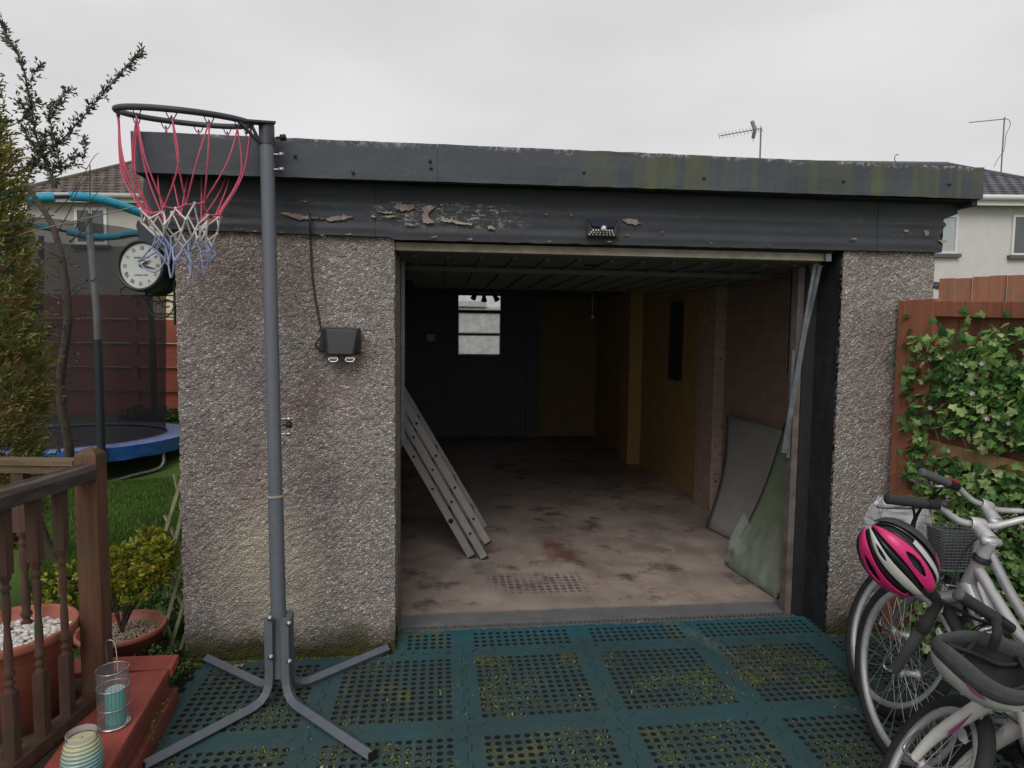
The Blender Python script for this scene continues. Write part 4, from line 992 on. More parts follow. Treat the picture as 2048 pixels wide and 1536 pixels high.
# ------------------------------------------------------------------ boards leaning at the right inside the doorway
def sheet(pts, name, mat, lab, cat, th=.012, bulge=0):
    # pts: four corners bottom-front, bottom-back, top-back, top-front
    P = [Vector(p) for p in pts]; mb = MB(); N = 12
    nn = (P[1]-P[0]).cross(P[3]-P[0]).normalized()
    def f(u, v):
        p = P[0].lerp(P[1], u).lerp(P[3].lerp(P[2], u), v); return p+nn*(bulge*math.sin(PI*v)*(.6+.4*u))
    mb.grid(f, N, N, True); return tag(mb.build(name, mat, solid=th), lab, cat)
bfl = UP(1415, 1055, 2, .045); bfr = UP(1530, 1120, 2, .045)
sheet([UP(1545, 1118, 2, .05), UP(1413, 1054, 2, .05), Vector((XI1-.03, UP(1455, 830, 0, XI1-.03).y, UP(1455, 830, 0, XI1-.03).z)), Vector((XI1-.03, UP(1568, 862, 0, XI1-.03).y, UP(1568, 862, 0, XI1-.03).z))], 'plasterboard', M['board'], 'large pale grey board bowed against the right garage wall', 'board', .010, .06)
g0 = UP(1555, 1197, 2, .05); g1 = UP(1452, 1128, 2, .05)
tf = UP(1567, 905, 0, XI1-.20); tb = UP(1545, 905, 0, XI1-.10)
sheet([g0, g1, Vector((XI1-.03, g1.y+.18, .98)), Vector((XI1-.10, g0.y+.10, .98))], 'green_board', M['greenboard'], 'sage green board leaning behind the door frame, clear film over it', 'board', .014, .05)
# crumpled clear film hung over the green board
mb = MB()
F = [UP(1452, 1128, 2, .06), UP(1558, 1195, 2, .06), None, None]
fA = UP(1488, 1024, 0, XI1-.36); fB = UP(1574, 1078, 0, XI1-.30)
def film(u, v):
    p = g1.lerp(g0, u).lerp(fA.lerp(fB, u)+Vector((0, 0, -.05*math.sin(u*PI*2)+.02*noise.noise(Vector((u*7, 0, 0))))), v)
    k = noise.noise(Vector((u*3.2, v*3, 2)))*.030+noise.noise(Vector((u*8, v*7, 7)))*.012+.05*math.sin(PI*v)*(1-.4*u)
    return p+Vector((-.75, -.6, .15))*k+Vector((-.012, -.012, .0))
mb.grid(film, 34, 28, True); tag(mb.build('plastic_film', M['plasticfilm']), 'crumpled clear plastic film draped over the green board', 'plastic film')

# ------------------------------------------------------------------ garden wall seen through the rear window
tw = empty('white_outbuilding', (.8, 11, 0), 'pale wall beyond the garage seen through its rear window', 'outbuilding')
mb = MB(); mb.box((-3, 10.5, -.1), (5, 12, 2.25)); mb.build('wall', M['upvc'], tw)
mb = MB(); mb.box((-3.1, 10.4, 2.25), (1.2, 12.1, 2.36)); mb.build('fascia', M['upvc'], tw)
mb = MB(); mb.box((-3.1, 10.42, 2.16), (5, 10.499, 2.20)); mb.build('pipe', M['gutter'], tw)

# ------------------------------------------------------------------ houses
def clip_poly(poly, x0, x1):
    def cut(P, keep, cross):
        out = []
        for i in range(len(P)):
            a, b = P[i], P[(i+1) % len(P)]
            if keep(a): out.append(a)
            if keep(a) != keep(b): out.append(cross(a, b))
        return out
    f = lambda x: (lambda a, b: (x, a[1]+(b[1]-a[1])*(x-a[0])/(b[0]-a[0])))
    P = cut(poly, lambda p: p[0] >= x0, f(x0)); P = cut(P, lambda p: p[0] <= x1, f(x1)) if P else P
    return P
def house(name, lab, p0, ex, ey, L, D, zb, ze, zr, mats, hip=3.5, tile=.30, over=.35, ridge_off=.5):
    # p0 front left corner on the ground; ex along the front, ey to the back
    p0 = Vector(p0); ex = Vector(ex).normalized(); ey = Vector(ey).normalized(); o = empty(name, p0+Vector((0,0,zb)), lab, 'house')
    def W_(x, y, z): return p0+ex*x+ey*y+Vector((0,0,z))
    mb = MB(); c = [(0,0),(L,0),(L,D),(0,D)]; v = [W_(x, y, zb) for x, y in c]+[W_(x, y, ze) for x, y in c]
    mb.add(v, [(0,1,5,4),(1,2,6,5),(2,3,7,6),(3,0,4,7)]); mb.build('wall', mats[0], o)
    # roof with real courses of tiles on the front and hip slopes
    E = [(-over,-over),(L+over,-over),(L+over,D+over),(-over,D+over)]; r0 = (hip, D/2); r1 = (L-hip, D/2)
    zE = ze+.02
    mb = MB(); v = [W_(x, y, zE) for x, y in E]+[W_(r0[0], r0[1], zr-.04), W_(r1[0], r1[1], zr-.04)]
    mb.add(v, [(0,1,5,4),(1,2,5),(2,3,4,5),(3,0,4),(3,2,1,0)]); mb.build('roof', mats[1], o)
    rf = MB()
    def slope(Ea, Eb, Ra, Rb):
        A, B = W_(Ea[0], Ea[1], zE), W_(Eb[0], Eb[1], zE); RA, RB = W_(Ra[0], Ra[1], zr), W_(Rb[0], Rb[1], zr)
        X = (B-A).normalized(); H = ((RA-A)-X*(RA-A).dot(X)); hl = H.length; Y = H.normalized(); N_ = X.cross(Y).normalized()
        if N_.z < 0: N_ = -N_
        a0, a1 = (RA-A).dot(X), (RB-A).dot(X); LL = (B-A).length; n = int(hl/tile); wd = tile*1.05
        for j in range(n):
            y0 = j*tile; y1 = min(hl, y0+tile*1.06); ym = (y0+y1)/2
            xl = a0*ym/hl; xr_ = LL-(LL-a1)*ym/hl; k0 = int(xl/wd)-1; k1 = int(xr_/wd)+1
            for k in range(k0, k1+1):
                s0 = k*wd+(wd/2 if j % 2 else 0); s1 = s0+wd*.97
                s0 = max(s0, xl); s1 = min(s1, xr_)
                if s1-s0 < .04: continue
                t1 = .045+.008*rnd.random(); m_ = (s0+s1)/2
                P = lambda s, y, h: A+X*s+Y*y+N_*h
                rf.add([P(s0, y0, t1*.6), P(m_, y0, t1*1.3), P(s1, y0, t1*.6), P(s1, y1, .012), P(m_, y1, .03), P(s0, y1, .012), P(s0, y0, -.01), P(s1, y0, -.01), P(m_, y0, 0)], [(0,1,4,5),(1,2,3,4),(6,8,1,0),(8,7,2,1)])
    slope(E[0], E[1], r0, r1); slope(E[1], E[2], r1, r1); slope(E[3], E[0], r0, r0)
    rf.build('roof_tiles', mats[1], o)
    rg = MB()
    rg.tube([W_(r0[0], r0[1], zr+.02), W_(r1[0], r1[1], zr+.02)], .10, 8)
    for a, b in ((E[0], r0), (E[1], r1)): rg.tube([W_(a[0], a[1], zE+.04), W_(b[0], b[1], zr+.02)], .09, 8)
    rg.build('ridge_tiles', mats[1], o)
    gt = MB(); gt.tube([W_(-over-.05, -over-.06, ze+.02), W_(L+over+.05, -over-.06, ze+.02)], .075, 8); gt.build('gutter', mats[2], o)
    gt = MB(); a = W_(-over, -over+.02, ze-.14); b = W_(L+over, -over+.02, ze-.14); gt.bar(a+Vector((0,0,.05)), b+Vector((0,0,.05)), .03, .16); gt.build('fascia', mats[3], o)
    return o, W_
def window(o, W_, x0, x1, z0, z1, glass, bars=(), sill=True, fw=.06):
    mb = MB()
    def b(xa, xb, ya, yb, za, zb_):
        v = [W_(x, y, z) for x, y, z in ((xa,ya,za),(xb,ya,za),(xb,yb,za),(xa,yb,za),(xa,ya,zb_),(xb,ya,zb_),(xb,yb,zb_),(xa,yb,zb_))]
        mb.add(v, [(0,3,2,1),(4,5,6,7),(0,1,5,4),(1,2,6,5),(2,3,7,6),(3,0,4,7)])
    b(x0, x0+fw, -.05, .03, z0, z1); b(x1-fw, x1, -.05, .03, z0, z1); b(x0+fw, x1-fw, -.05, .03, z0, z0+fw); b(x0+fw, x1-fw, -.05, .03, z1-fw, z1)
    for x in bars: b(x-fw/2, x+fw/2, -.048, .02, z0+fw, z1-fw)
    w = mb.build('window', M['upvc'], o)
    mb = MB(); b(x0+fw, x1-fw, -.02, -.012, z0+fw, z1-fw); mb.build('window_glass', glass, w)
    if sill: mb = MB(); b(x0-.08, x1+.08, -.12, -.001, z0-.10, z0-.003); mb.build('window_sill', M['slate'], w)
# left house: parallel to the picture, 19 m away
HL = 19.
a = U(52, 395, HL); b = U(420, 400, HL); ex = Vector((b.x-a.x, b.y-a.y, 0)).normalized(); ey = Vector((-ex.y, ex.x, 0))
if ey.y < 0: ey = -ey
ze = a.z-.02; p0 = Vector((a.x, a.y, 0)); zrl = U(190, 322, HL+3.6).z
oL, WL_ = house('neighbour_house', 'pale rendered house with a mossy brown tiled hip roof beyond the left fence', p0, ex, ey, 11, 7, .2, ze, zrl, (M['render'], M['tileL'], M['gutter'], M['gutter']), hip=1.75)
def hx(px, py, W0, H): return (U(px, py, H)-W0).dot(ex)
x0, x1 = hx(148, 450, p0, HL), hx(213, 450, p0, HL); z0, z1 = U(180, 489, HL).z, U(180, 415, HL).z
window(oL, WL_, x0, x1, z0, z1, M['glassdark'], (x0+(x1-x0)*.5,), True, .09)
x0, x1 = hx(420, 450, p0, HL), hx(480, 450, p0, HL); window(oL, WL_, x0, x1, z0, z1, M['glassdark'], (), True, .09)
# right house
HR = 17.
a = U(1560, 396, HR); b = U(2190, 402, HR); ex2 = Vector((b.x-a.x, b.y-a.y, 0)).normalized(); ey2 = Vector((-ex2.y, ex2.x, 0)); ey2 = ey2 if ey2.y > 0 else -ey2
p2 = Vector((a.x, a.y, 0)); LR = (b-a).length; zrr = U(1900, 339, HR+3.9).z
oR, WR_ = house('neighbour_house', 'pale house with a grey slate-look roof and white windows beyond the right fence', p2, ex2, ey2, LR, 7.2, .2, (a.z+b.z)/2-.04, zrr, (M['renderR'], M['tileR'], M['upvc'], M['upvc']), hip=1.6)
def hx2(px, py): return (U(px, py, HR)-p2).dot(ex2)
window(oR, WR_, hx2(1846, 470), hx2(1917, 470), U(1900, 507, HR).z, U(1900, 430, HR).z, M['glasspale'], (hx2(1872, 470),))
window(oR, WR_, hx2(2026, 470), hx2(2098, 470), U(2040, 510, HR).z, U(2040, 430, HR).z, M['glassdark'], (hx2(2078, 470),))
# television aerials
def aerial(name, lab, foot, top_, boom0, boom1, n, spread, d, xs=True):
    o = empty(name, U(*foot, d), lab, 'aerial', 'television aerials on the right-hand house')
    mb = MB(); mb.tube([U(*foot, d)-Vector((0,0,.6)), U(*top_, d)], .022, 8); mb.build('mast', M['aerial'], o)
    A, B = U(*boom0, d), U(*boom1, d); mb = MB(); mb.tube([A, B], .014, 6)
    for k in range(n): p = A.lerp(B, k/max(1, n-1)); s = Vector(spread)*.5; mb.tube([p-s, p+s], .006, 4)
    bm_ = mb.build('boom', M['aerial'], o)
    if xs:
        mb = MB()
        for q in ((1499,258),):
            for dx_, dy_ in ((6,-18),(8,16)):
                P0 = U(1510, 260, d); P1 = U(1510+dx_-12, 260+dy_, d)
                mb.bar(P0, P1, .03, .10)
                for t in (.35, .65, .95): c = P0.lerp(P1, t); mb.tube([c-Vector((.1,.15,.06)), c+Vector((.1,.15,-.06))*1], .006, 4)
        mb.build('reflector', M['aerial'], bm_)
    return o
aerial('tv_aerial', 'comb-like yagi aerial on a mast rising above the middle right of the garage roof', (1520,322), (1522,255), (1438,272), (1523,257), 13, (.10,.35,.28), 17.5)
oa = aerial('tv_aerial', 'plain bar aerial on a mast at the hip of the grey-roofed house', (2003,330), (2009,235), (1938,245), (2010,238), 3, (.01,.05,.03), 20.5, False)
mb = MB(); mb.tube(smooth_path([U(2010,237,20.45), U(2019,241,20.45), U(2020,252,20.45), U(2012,270,20.45), U(2008,300,20.45), U(1996,318,20.45), U(1988,334,20.45)], 6), .010, 5); mb.build('cable', M['aerial'], oa)
# bent wire hook on the roof
mb = MB(); mb.tube(smooth_path([U(1793,326,3.3), U(1789,318,3.3), U(1791,311,3.3), U(1795,309,3.3), U(1797,311,3.3)], 5), .0022, 5)
tag(mb.build('wire_hook', M['aerial']), 'small bent wire hook poking up from the right end of the garage roof', 'hook')
# ------------------------------------------------------------------ back fence of red horizontal boards
FD = 10.0
fa = U(-330, 828, FD); fb_ = U(470, 828, FD); fx_ = Vector((fb_.x-fa.x, fb_.y-fa.y, 0)); FL = fx_.length; fx_.normalize(); fy_ = Vector((-fx_.y, fx_.x, 0))
fy_ = fy_ if fy_.y > 0 else -fy_
base = Vector((fa.x, fa.y, 0)); zf0 = U(300, 828, FD).z
fn = empty('slatted_fence', base+Vector((0,0,zf0)), 'red stained fence of overlapping horizontal boards behind the trampoline', 'fence')
kz = FD/FPX
def fbox(mb, x0, x1, y0, y1, z0, z1):
    v = [base+fx_*x+fy_*y+Vector((0,0,z)) for x, y, z in ((x0,y0,z0),(x1,y0,z0),(x1,y1,z0),(x0,y1,z0),(x0,y0,z1),(x1,y0,z1),(x1,y1,z1),(x0,y1,z1))]
    mb.add(v, [(0,3,2,1),(4,5,6,7),(0,1,5,4),(1,2,6,5),(2,3,7,6),(3,0,4,7)])
pitch = 48*kz; hb = 25*kz; ztop = U(300, 592, FD).z; zlow = U(320, 622, FD).z; xcut = (U(308, 622, FD)-base).dot(fx_)
zz = zf0-.02; k = 0
z = U(300, 803, FD).z-25*kz*.1
i = 0
zc = U(300, 817, FD).z-hb/2
while zc < ztop:
    mb = MB(); FL_ = FL if zc+hb < zlow+.03 else xcut; fbox(mb, 0, FL_, 0, .02, zc, zc+hb*.97); mb.build('front_board', M['redfence'], fn)
    if zc+hb+.01 < ztop: mb = MB(); fbox(mb, 0, FL if zc+pitch < zlow+.03 else xcut, .07, .09, zc+hb*.90, zc+pitch-.018); mb.build('rear_board', M['redfence'], fn)
    zc += pitch
for x in [FL*t for t in (.02, .25, .5, .75, .98)]:
    mb = MB(); fbox(mb, x-.05, x+.05, .022, .068, zf0-.25, (ztop if x < xcut else zlow)+.02); mb.build('post', M['redfence'], fn)
# cream clad outbuilding behind the fence
sh = empty('cream_shed', base+fx_*5.0+fy_*1.2, 'cream horizontally clad shed wall rising behind the fence next to the garage corner', 'shed')
sx0 = (U(300, 500, FD+.9)-base).dot(fx_); z0 = U(320, 622, FD+.9).z; zt_ = U(320, 478, FD+.9).z
mb = MB(); fbox(mb, sx0+.05, sx0+3, .93, 3, zf0-.3, zt_); mb.build('wall', M['shed'], sh)
nb = 9
for k in range(14):
    za = zt_-.02-k*.21; mb = MB(); v = [base+fx_*x+fy_*y+Vector((0,0,z)) for x, y, z in ((sx0,.89,za-.205),(sx0+3,.89,za-.205),(sx0+3,.925,za),(sx0,.925,za),(sx0,.93,za-.205),(sx0+3,.93,za-.205))]
    mb.add(v, [(0,1,2,3),(0,4,5,1),(0,3,4)]); mb.build('cladding_board', M['shed'], sh)
mb = MB(); fbox(mb, sx0-.12, sx0+3.1, .75, 3.1, zt_, zt_+.06); mb.build('roof', M['upvc'], sh)
# ------------------------------------------------------------------ trampoline
TR = 1.27; TDn = 7.5
tcn = U(140, 874, TDn); TC = Vector((tcn.x, tcn.y, .325)); 
gz = ground_z(TC.x, TC.y)
tr = empty('trampoline', Vector((TC.x, TC.y, gz)), 'round garden trampoline with blue padding, dark safety net and cyan top ring', 'trampoline')
def cyl(a, r, z): return Vector((TC.x+math.cos(a)*r, TC.y+math.sin(a)*r, z))
mb = MB(); mb.lathe([(0, -.05), (TR*.5, -.035), (TR*.80, .0), (TR*.84, .002)], TC, 64); mb.build('jumping_mat', M['trampmat'], tr)
mb = MB(); mb.grid(lambda u, v: cyl(2*PI*u, TR*(.80+.20*v), .355+.012*math.sin(PI*v)+.006*noise.noise(Vector((u*60, v*3, 1)))), 120, 5); mb.build('safety_pad', M['bluepad'], tr)
mb = MB(); mb.grid(lambda u, v: cyl(2*PI*u, TR*1.0+.012*noise.noise(Vector((u*70, v*2, 4)))*v+.004, .355-.145*v*(1+.05*noise.noise(Vector((u*40, 0, 9))))), 160, 5); mb.build('pad_skirt', M['blueskirt'], tr)
mb = MB(); mb.tube([cyl(2*PI*i/48, TR*.97, .31) for i in range(48)], .02, 8, closed=True); mb.build('frame_ring', M['galv'], tr)
for k in range(4):
    a = R(-34)+k*PI/2; c0, c1 = cyl(a-.32, TR*.97, .31), cyl(a+.32, TR*.97, .31); g0_ = ground_z(c0.x, c0.y); g1_ = ground_z(c1.x, c1.y)
    q0 = cyl(a-.27, TR*1.0, g0_+.02); q1 = cyl(a+.27, TR*1.0, g1_+.02)
    mb = MB(); mb.tube(smooth_path([c0, (c0+q0)/2+Vector((0,0,.02)), q0+Vector((0,0,.05)), q0.lerp(q1, .12), q0.lerp(q1, .5), q0.lerp(q1, .88), q1+Vector((0,0,.05)), (c1+q1)/2, c1], 5), .019, 8); mb.build('leg', M['galv'], tr)
ZT = 2.80
def pole_xy(px, d): p = U(px, 800, d); return math.atan2(p.y-TC.y, p.x-TC.x)
angs = [math.atan2(U(210, 870, 6.5).y-TC.y, U(210, 870, 6.5).x-TC.x)+k*PI/3 for k in range(6)]
for a in angs:
    pts = [cyl(a, TR*1.02, .1), cyl(a, TR*1.02, 1.5), cyl(a, TR*1.0, 1.9), cyl(a, TR*.86, ZT)]
    pts = smooth_path(pts, 5)
    mb = MB(); mb.tube([p for p in pts if p.z > 1.42], .033, 8); mb.build('pole_sleeve', M['greyfoam'], tr)
    mb = MB(); mb.tube([p for p in pts if p.z <= 1.5], .040, 8); mb.build('pole_sleeve', M['darkfoam'], tr)
def ringp(i, n=96): return cyl(2*PI*i/n, TR*.99, ZT+.10+.04*math.cos(6*(2*PI*i/n-angs[0])))
nn_ = 96
for s in range(6):   # six lengths of foam with small gaps of dark joint
    i0 = s*16; mb = MB(); mb.tube([ringp(i0+t*.5) for t in range(1, 31)], .046, 8); mb.build('top_ring_sleeve', M['cyanfoam'], tr)
mb = MB(); mb.tube([ringp(i) for i in range(96)], .018, 6, closed=True); mb.build('top_ring', M['darkfoam'], tr)
mb = MB(); mb.grid(lambda u, v: cyl(2*PI*u, TR*(.78+.05*v+.012*math.sin(u*50)), .365+(2.72-.365)*v), 120, 8); mb.build('safety_net', M['net'], tr)

# ------------------------------------------------------------------ deck with its red step boards
dk = empty('decking', (-1.6, -1.2, 0), 'dark damp timber deck behind the spindled railing at the left', 'deck')
DZ = .185
for k in range(11):
    y0 = -2.9+k*.205; 
    if y0 > -.75: break
    mb = MB(); mb.box((-3.4, y0, DZ-.03), (-1.0, y0+.195, DZ)); mb.build('deck_board', M['decking'], dk, bevel=.004)
rs = empty('red_step', (-.9, -1.2, 0), 'red painted timber step with flaking mossy edge beside the rubber mats', 'step')
e0 = UP(352, 1309, 2, .2); e1 = UP(216, 1536, 2, .2); w_ = (e1-e0); w_.z = 0; w_.normalize(); e2 = e0+w_*2.2; e0b = UP(338, 1336, 2, .2)
lft = Vector((w_.y, -w_.x, 0)); lft = lft if lft.x < 0 else -lft
mb = MB(); s0 = e0b+w_*.004
mb.prism([s0+Vector((0,0,-.028)), e2+Vector((0,0,-.028)), e2+lft*.20+Vector((0,0,-.028)), s0+lft*.20+Vector((0,0,-.028))], (0,0,.028)); mb.build('long_board', M['redboard'], rs, bevel=.005)
mb = MB(); q = [e0, e0b, e0b+Vector((-.42,-.01,0)), e0+Vector((-.42,0.0,0))]; mb.prism([p+Vector((.012,0,-.035)) for p in q], (0,0,.037)); mb.build('end_board', M['redboard'], rs, bevel=.005)
mb = MB(); mb.prism([s0-lft*.0+Vector((0,0,-.10)), e2+Vector((0,0,-.10)), e2+lft*.03+Vector((0,0,-.10)), s0+lft*.03+Vector((0,0,-.10))], (0,0,.068)); mb.build('riser_board', M['redside'], rs, bevel=.004)
mb = MB(); mb.prism([s0+Vector((.016,.05,-.20)), e2+Vector((.016,0,-.20)), e2+lft*.03+Vector((0,0,-.20)), s0+lft*.03+Vector((0,.05,-.20))], (0,0,.095)); mb.build('riser_board', M['redside'], rs, bevel=.004)
mb = MB()
for _ in range(900):
    t = rnd.random()**.8*1.2; p = s0+w_*t+Vector((.010+rnd.random()*.02, 0, -.195+rnd.random()*.14)); 
    if noise.noise(p*9) < .0: continue
    for _k in range(2):
        dd = Vector((rnd.uniform(.2,1), rnd.uniform(-1,1), rnd.uniform(-.3,1))).normalized()*.008; ww = dd.cross(Vector((0,1,0))).normalized()*.003; mb.add([p-ww, p+ww, p+dd], [(0,1,2)])
mb.build('edge_moss', M['moss'], rs)
# ------------------------------------------------------------------ railing
rl = empty('railing', (-1.07, -1.4, .2), 'weathered brown balustrade with turned spindles running towards the viewer', 'railing')
NB = Vector((-1.045, -.835, DZ)); hw = .038
npx = U(190, 905, (NB-CP).dot(_F)); 
mb = MB(); zt_ = U(190, 905, (NB-CP).dot(_F)).z
mb.box((NB.x-hw, NB.y-hw, -.05), (NB.x+hw, NB.y+hw, zt_)); 
b = len(mb.v); q = .047
mb.lathe([(.0537, .0), (.050, .010), (.030, .026), (.008, .031), (0, .032)], (NB.x, NB.y, zt_), 4, smooth=False)
vv = mb.v[b:]
for i_ in range(len(vv)):
    p = vv[i_]; dx, dy = p.x-NB.x, p.y-NB.y; c_, s_ = math.cos(PI/4), math.sin(PI/4); mb.v[b+i_] = Vector((NB.x+dx*c_-dy*s_, NB.y+dx*s_+dy*c_, p.z))
mb.build('newel_post', M['newel'], rl, bevel=.004)
zr = 1.085
def rxy(px, py, z): return UP(px, py, 2, z)
ra = Vector((NB.x+.006, NB.y-hw, 0)); rz = U(192, 925, (Vector((NB.x, NB.y-.05, 0))-CP).dot(_F)).z
rb = UP(-10, 992, 2, rz-.012)
d_ = Vector((rb.x-ra.x, rb.y-ra.y, 0)); d_.normalize(); rend = ra+d_*1.9
sd = Vector((d_.y, -d_.x, 0))
mb = MB()
N = 60
def railf(u, v):
    prof = [(-.034, -.05), (-.038, -.012), (-.030, .004), (-.012, .0085), (0, .0), (.012, .0085), (.030, .004), (.038, -.012), (.034, -.05), (0, -.052), (-.034, -.05)]
    i = int(round(v*10)); a, h = prof[i]; p = ra+d_*(1.9*u); p.z = rz-.006*u
    cr_ = (-.010 if i == 4 else 0)*(.6+noise.noise(Vector((u*13, 1, 1))))
    return p+sd*(a+.002*noise.noise(Vector((u*30, i, 2))))+Vector((0, 0, h+cr_+.0025*noise.noise(Vector((u*25, i*.7, 5)))))
mb.grid(railf, N, 10, False); mb.build('handrail', M['rail'], rl)
def spindle(x, y, z0, z1, par, s=1.):
    h = z1-z0; mb = MB(); w = .021*s
    mb.box((x-w, y-w, z0), (x+w, y+w, z0+h*.27)); mb.box((x-w, y-w, z0+h*.73), (x+w, y+w, z1))
    P = [(.020,.27),(.020,.275),(.012,.285),(.0125,.295),(.020,.305),(.012,.315),(.0115,.325),(.017,.335),(.020,.345),(.013,.36),(.0155,.40),(.0145,.46),(.011,.50),(.0105,.53),(.014,.56),(.016,.60),(.0135,.655),(.012,.665),(.020,.675),(.012,.69),(.0125,.70),(.020,.715),(.020,.73)]
    mb.lathe([(r_*s, h*t) for r_, t in P], (x, y, z0), 14); return mb.build('spindle', M['spindle'], par)
for px, py in ((118, 960), (66, 985), (3, 1012), (-78, 1050), (-190, 1090)):
    # where the sight line through the spindle crosses the rail's vertical plane
    r_ = ray(px, py); den = r_.dot(sd); t = (ra-CP).dot(sd)/den; p = CP+r_*t
    spindle(p.x, p.y, .235, rz-.045, rl, .80)
mb = MB(); mb.bar(Vector((ra.x, ra.y, .215)), Vector((rend.x, rend.y, .215)), .06, .045); mb.build('bottom_rail', M['spindle'], rl)
# the far run of the same balustrade, turning left at the newel
r2a = Vector((NB.x-hw, NB.y, 0)); z2 = U(100, 918, (NB-CP).dot(_F)).z; dl = Vector((-right.x, -right.y, 0)); r2b = r2a+dl*1.9
mb = MB(); mb.bar(Vector((r2a.x, r2a.y, z2+.004)), Vector((r2b.x, r2b.y, z2+.004)), .070, .018); mb.bar(Vector((r2a.x, r2a.y, z2-.020)), Vector((r2b.x, r2b.y, z2-.020)), .050, .030); mb.build('handrail', M['rail2'], rl)
for t in (.215, .345, .47, .60, .73): p = r2a+dl*t; spindle(p.x, p.y, .24, z2-.036, rl)
mb = MB(); mb.bar(Vector((r2a.x, r2a.y, .22)), Vector((r2b.x, r2b.y, .22)), .05, .04); mb.build('bottom_rail', M['spindle'], rl)
# ------------------------------------------------------------------ plant pots
def pot(name, lab, c, rt, rb_, h, ridges=0):
    o = empty(name, c, lab, 'plant pot', None); c = Vector(c)
    prof = [(rb_, 0)]
    if ridges:
        for k in range(ridges):
            t = .50+.40*k/ridges; r0 = rb_+(rt*.93-rb_)*t; prof += [(r0, h*t), (r0+.005, h*(t+.010))]
    prof += [(rt*.93, h*.90), (rt*.985, h*.905), (rt, h*.93), (rt, h*.985), (rt*.99, h), (rt*.94, h), (rt*.92, h*.97), (rt*.90, h*.80), (0, h*.80)]
    mb = MB(); mb.lathe(prof, c, 56, capb=True); mb.build('pot', M['terracotta'], o); return o
p1c = U(18, 1255, 2.22); P1 = pot('pebble_pot', 'large terracotta pot of white pebbles behind the spindles', (p1c.x, p1c.y, DZ+.001), .205, .150, p1c.z-DZ, 4)
def pebbles(o, c, r, z, n, s, mat, name='pebbles'):
    mb = MB()
    for _ in range(n):
        a = rnd.random()*2*PI; q = r*math.sqrt(rnd.random()); p = Vector((c[0]+math.cos(a)*q, c[1]+math.sin(a)*q, z+rnd.random()*s*.6+.02*(1-q/r)))
        sz = s*(.6+.6*rnd.random()); rx_, ry_, rz_ = sz, sz*(.6+.3*rnd.random()), sz*.55; rot = Matrix.Rotation(rnd.random()*6.3, 3, 'Z') @ Matrix.Rotation(rnd.uniform(-.5,.5), 3, 'X')
        vs = []; 
        for h_, rr_ in ((-1, 0), (-.6, .8), (.1, 1.), (.7, .7), (1, 0)):
            if rr_ == 0: vs.append(p+rot @ Vector((0, 0, h_*rz_))); continue
            for k in range(6): t = 2*PI*k/6+h_; vs.append(p+rot @ Vector((math.cos(t)*rr_*rx_, math.sin(t)*rr_*ry_, h_*rz_)))
        fs = [(0, 1+(k+1) % 6, 1+k) for k in range(6)]
        for l_ in range(2): fs += [(1+l_*6+k, 1+l_*6+(k+1) % 6, 7+l_*6+(k+1) % 6, 7+l_*6+k) for k in range(6)]
        fs += [(13+k, 13+(k+1) % 6, 19) for k in range(6)]
        mb.add(vs, fs, True)
    return tag(mb.build(name, mat, o), kind='stuff')
zp = p1c.z; pebbles(P1, p1c, .182, zp-.055, 900, .013, M['pebbles'])
p2c = U(243, 1252, 3.02); g2 = ground_z(p2c.x, p2c.y)
P2 = pot('shrub_pot', 'terracotta pot of pale grit with a golden shrub growing in it', (p2c.x, p2c.y, g2), .192, .14, p2c.z-g2, 0)
m_ = simple('pale_grit', (.42, .37, .28), (.22, .18, .13), .9, 0, 60, .4)
pebbles(P2, p2c, .17, p2c.z-.05, 900, .0075, m_, 'grit')
# leaf helpers
def leaf(mb, p, d, L, w, up=None, fold=.25):
    d = d.normalized(); s = d.cross(up or Vector((0,0,1)));
    s = s.normalized() if s.length > .05 else d.orthogonal().normalized(); n = s.cross(d)
    mb.add([p, p+d*L*.35+s*w+n*w*fold, p+d*L*.75+s*w*.75+n*w*fold, p+d*L, p+d*L*.75-s*w*.75+n*w*fold, p+d*L*.35-s*w+n*w*fold, p+d*L*.5], [(0,1,6),(1,2,6),(2,3,6),(3,4,6),(4,5,6),(5,0,6)], False)
def rdir(zb=0): return Vector((rnd.gauss(0,1), rnd.gauss(0,1), rnd.gauss(0,1)+zb)).normalized()
def bush(name, lab, cat, parent, base_, clumps, mat, L, w, per, stems=True, stemmat='twig'):
    mb = MB(); sm_ = MB()
    for c, r_ in clumps:
        c = Vector(c)
        if stems: sm_.tube(smooth_path([Vector(base_), Vector(base_).lerp(c, .5)+Vector((rnd.gauss(0,.02), rnd.gauss(0,.02), .02)), c], 4), [.006-.0045*i/8 for i in range(9)], 5)
        for _ in range(per):
            q = rdir(); rr_ = r_*(.35+.65*rnd.random()**.6); p = c+Vector((q.x*rr_, q.y*rr_, q.z*rr_*.9))
            dd = (q+rdir()*.8+Vector((0,0,.5)))
            for _j in range(4): leaf(mb, p, dd+rdir()*.7, L*(.6+.7*rnd.random()), w*(.7+.5*rnd.random()), rdir())
    if parent is None:
        o = empty(name, base_, lab, cat)
    else: o = parent
    mb.build('foliage', mat, o)
    if stems: sm_.build('stems', M[stemmat], o)
    return o
pz = p2c.z-.03
cl = []
for (px, py, r_) in ((300,1078,.055),(322,1095,.05),(280,1100,.06),(262,1125,.06),(300,1120,.065),(330,1122,.055),(240,1112,.05),(232,1135,.05),(258,1160,.06),(290,1155,.06),(318,1150,.055),(240,1180,.05),(270,1190,.05),(225,1165,.05)):
    cl.append((U(px, py, 3.02+rnd.uniform(-.08, .1)), r_))
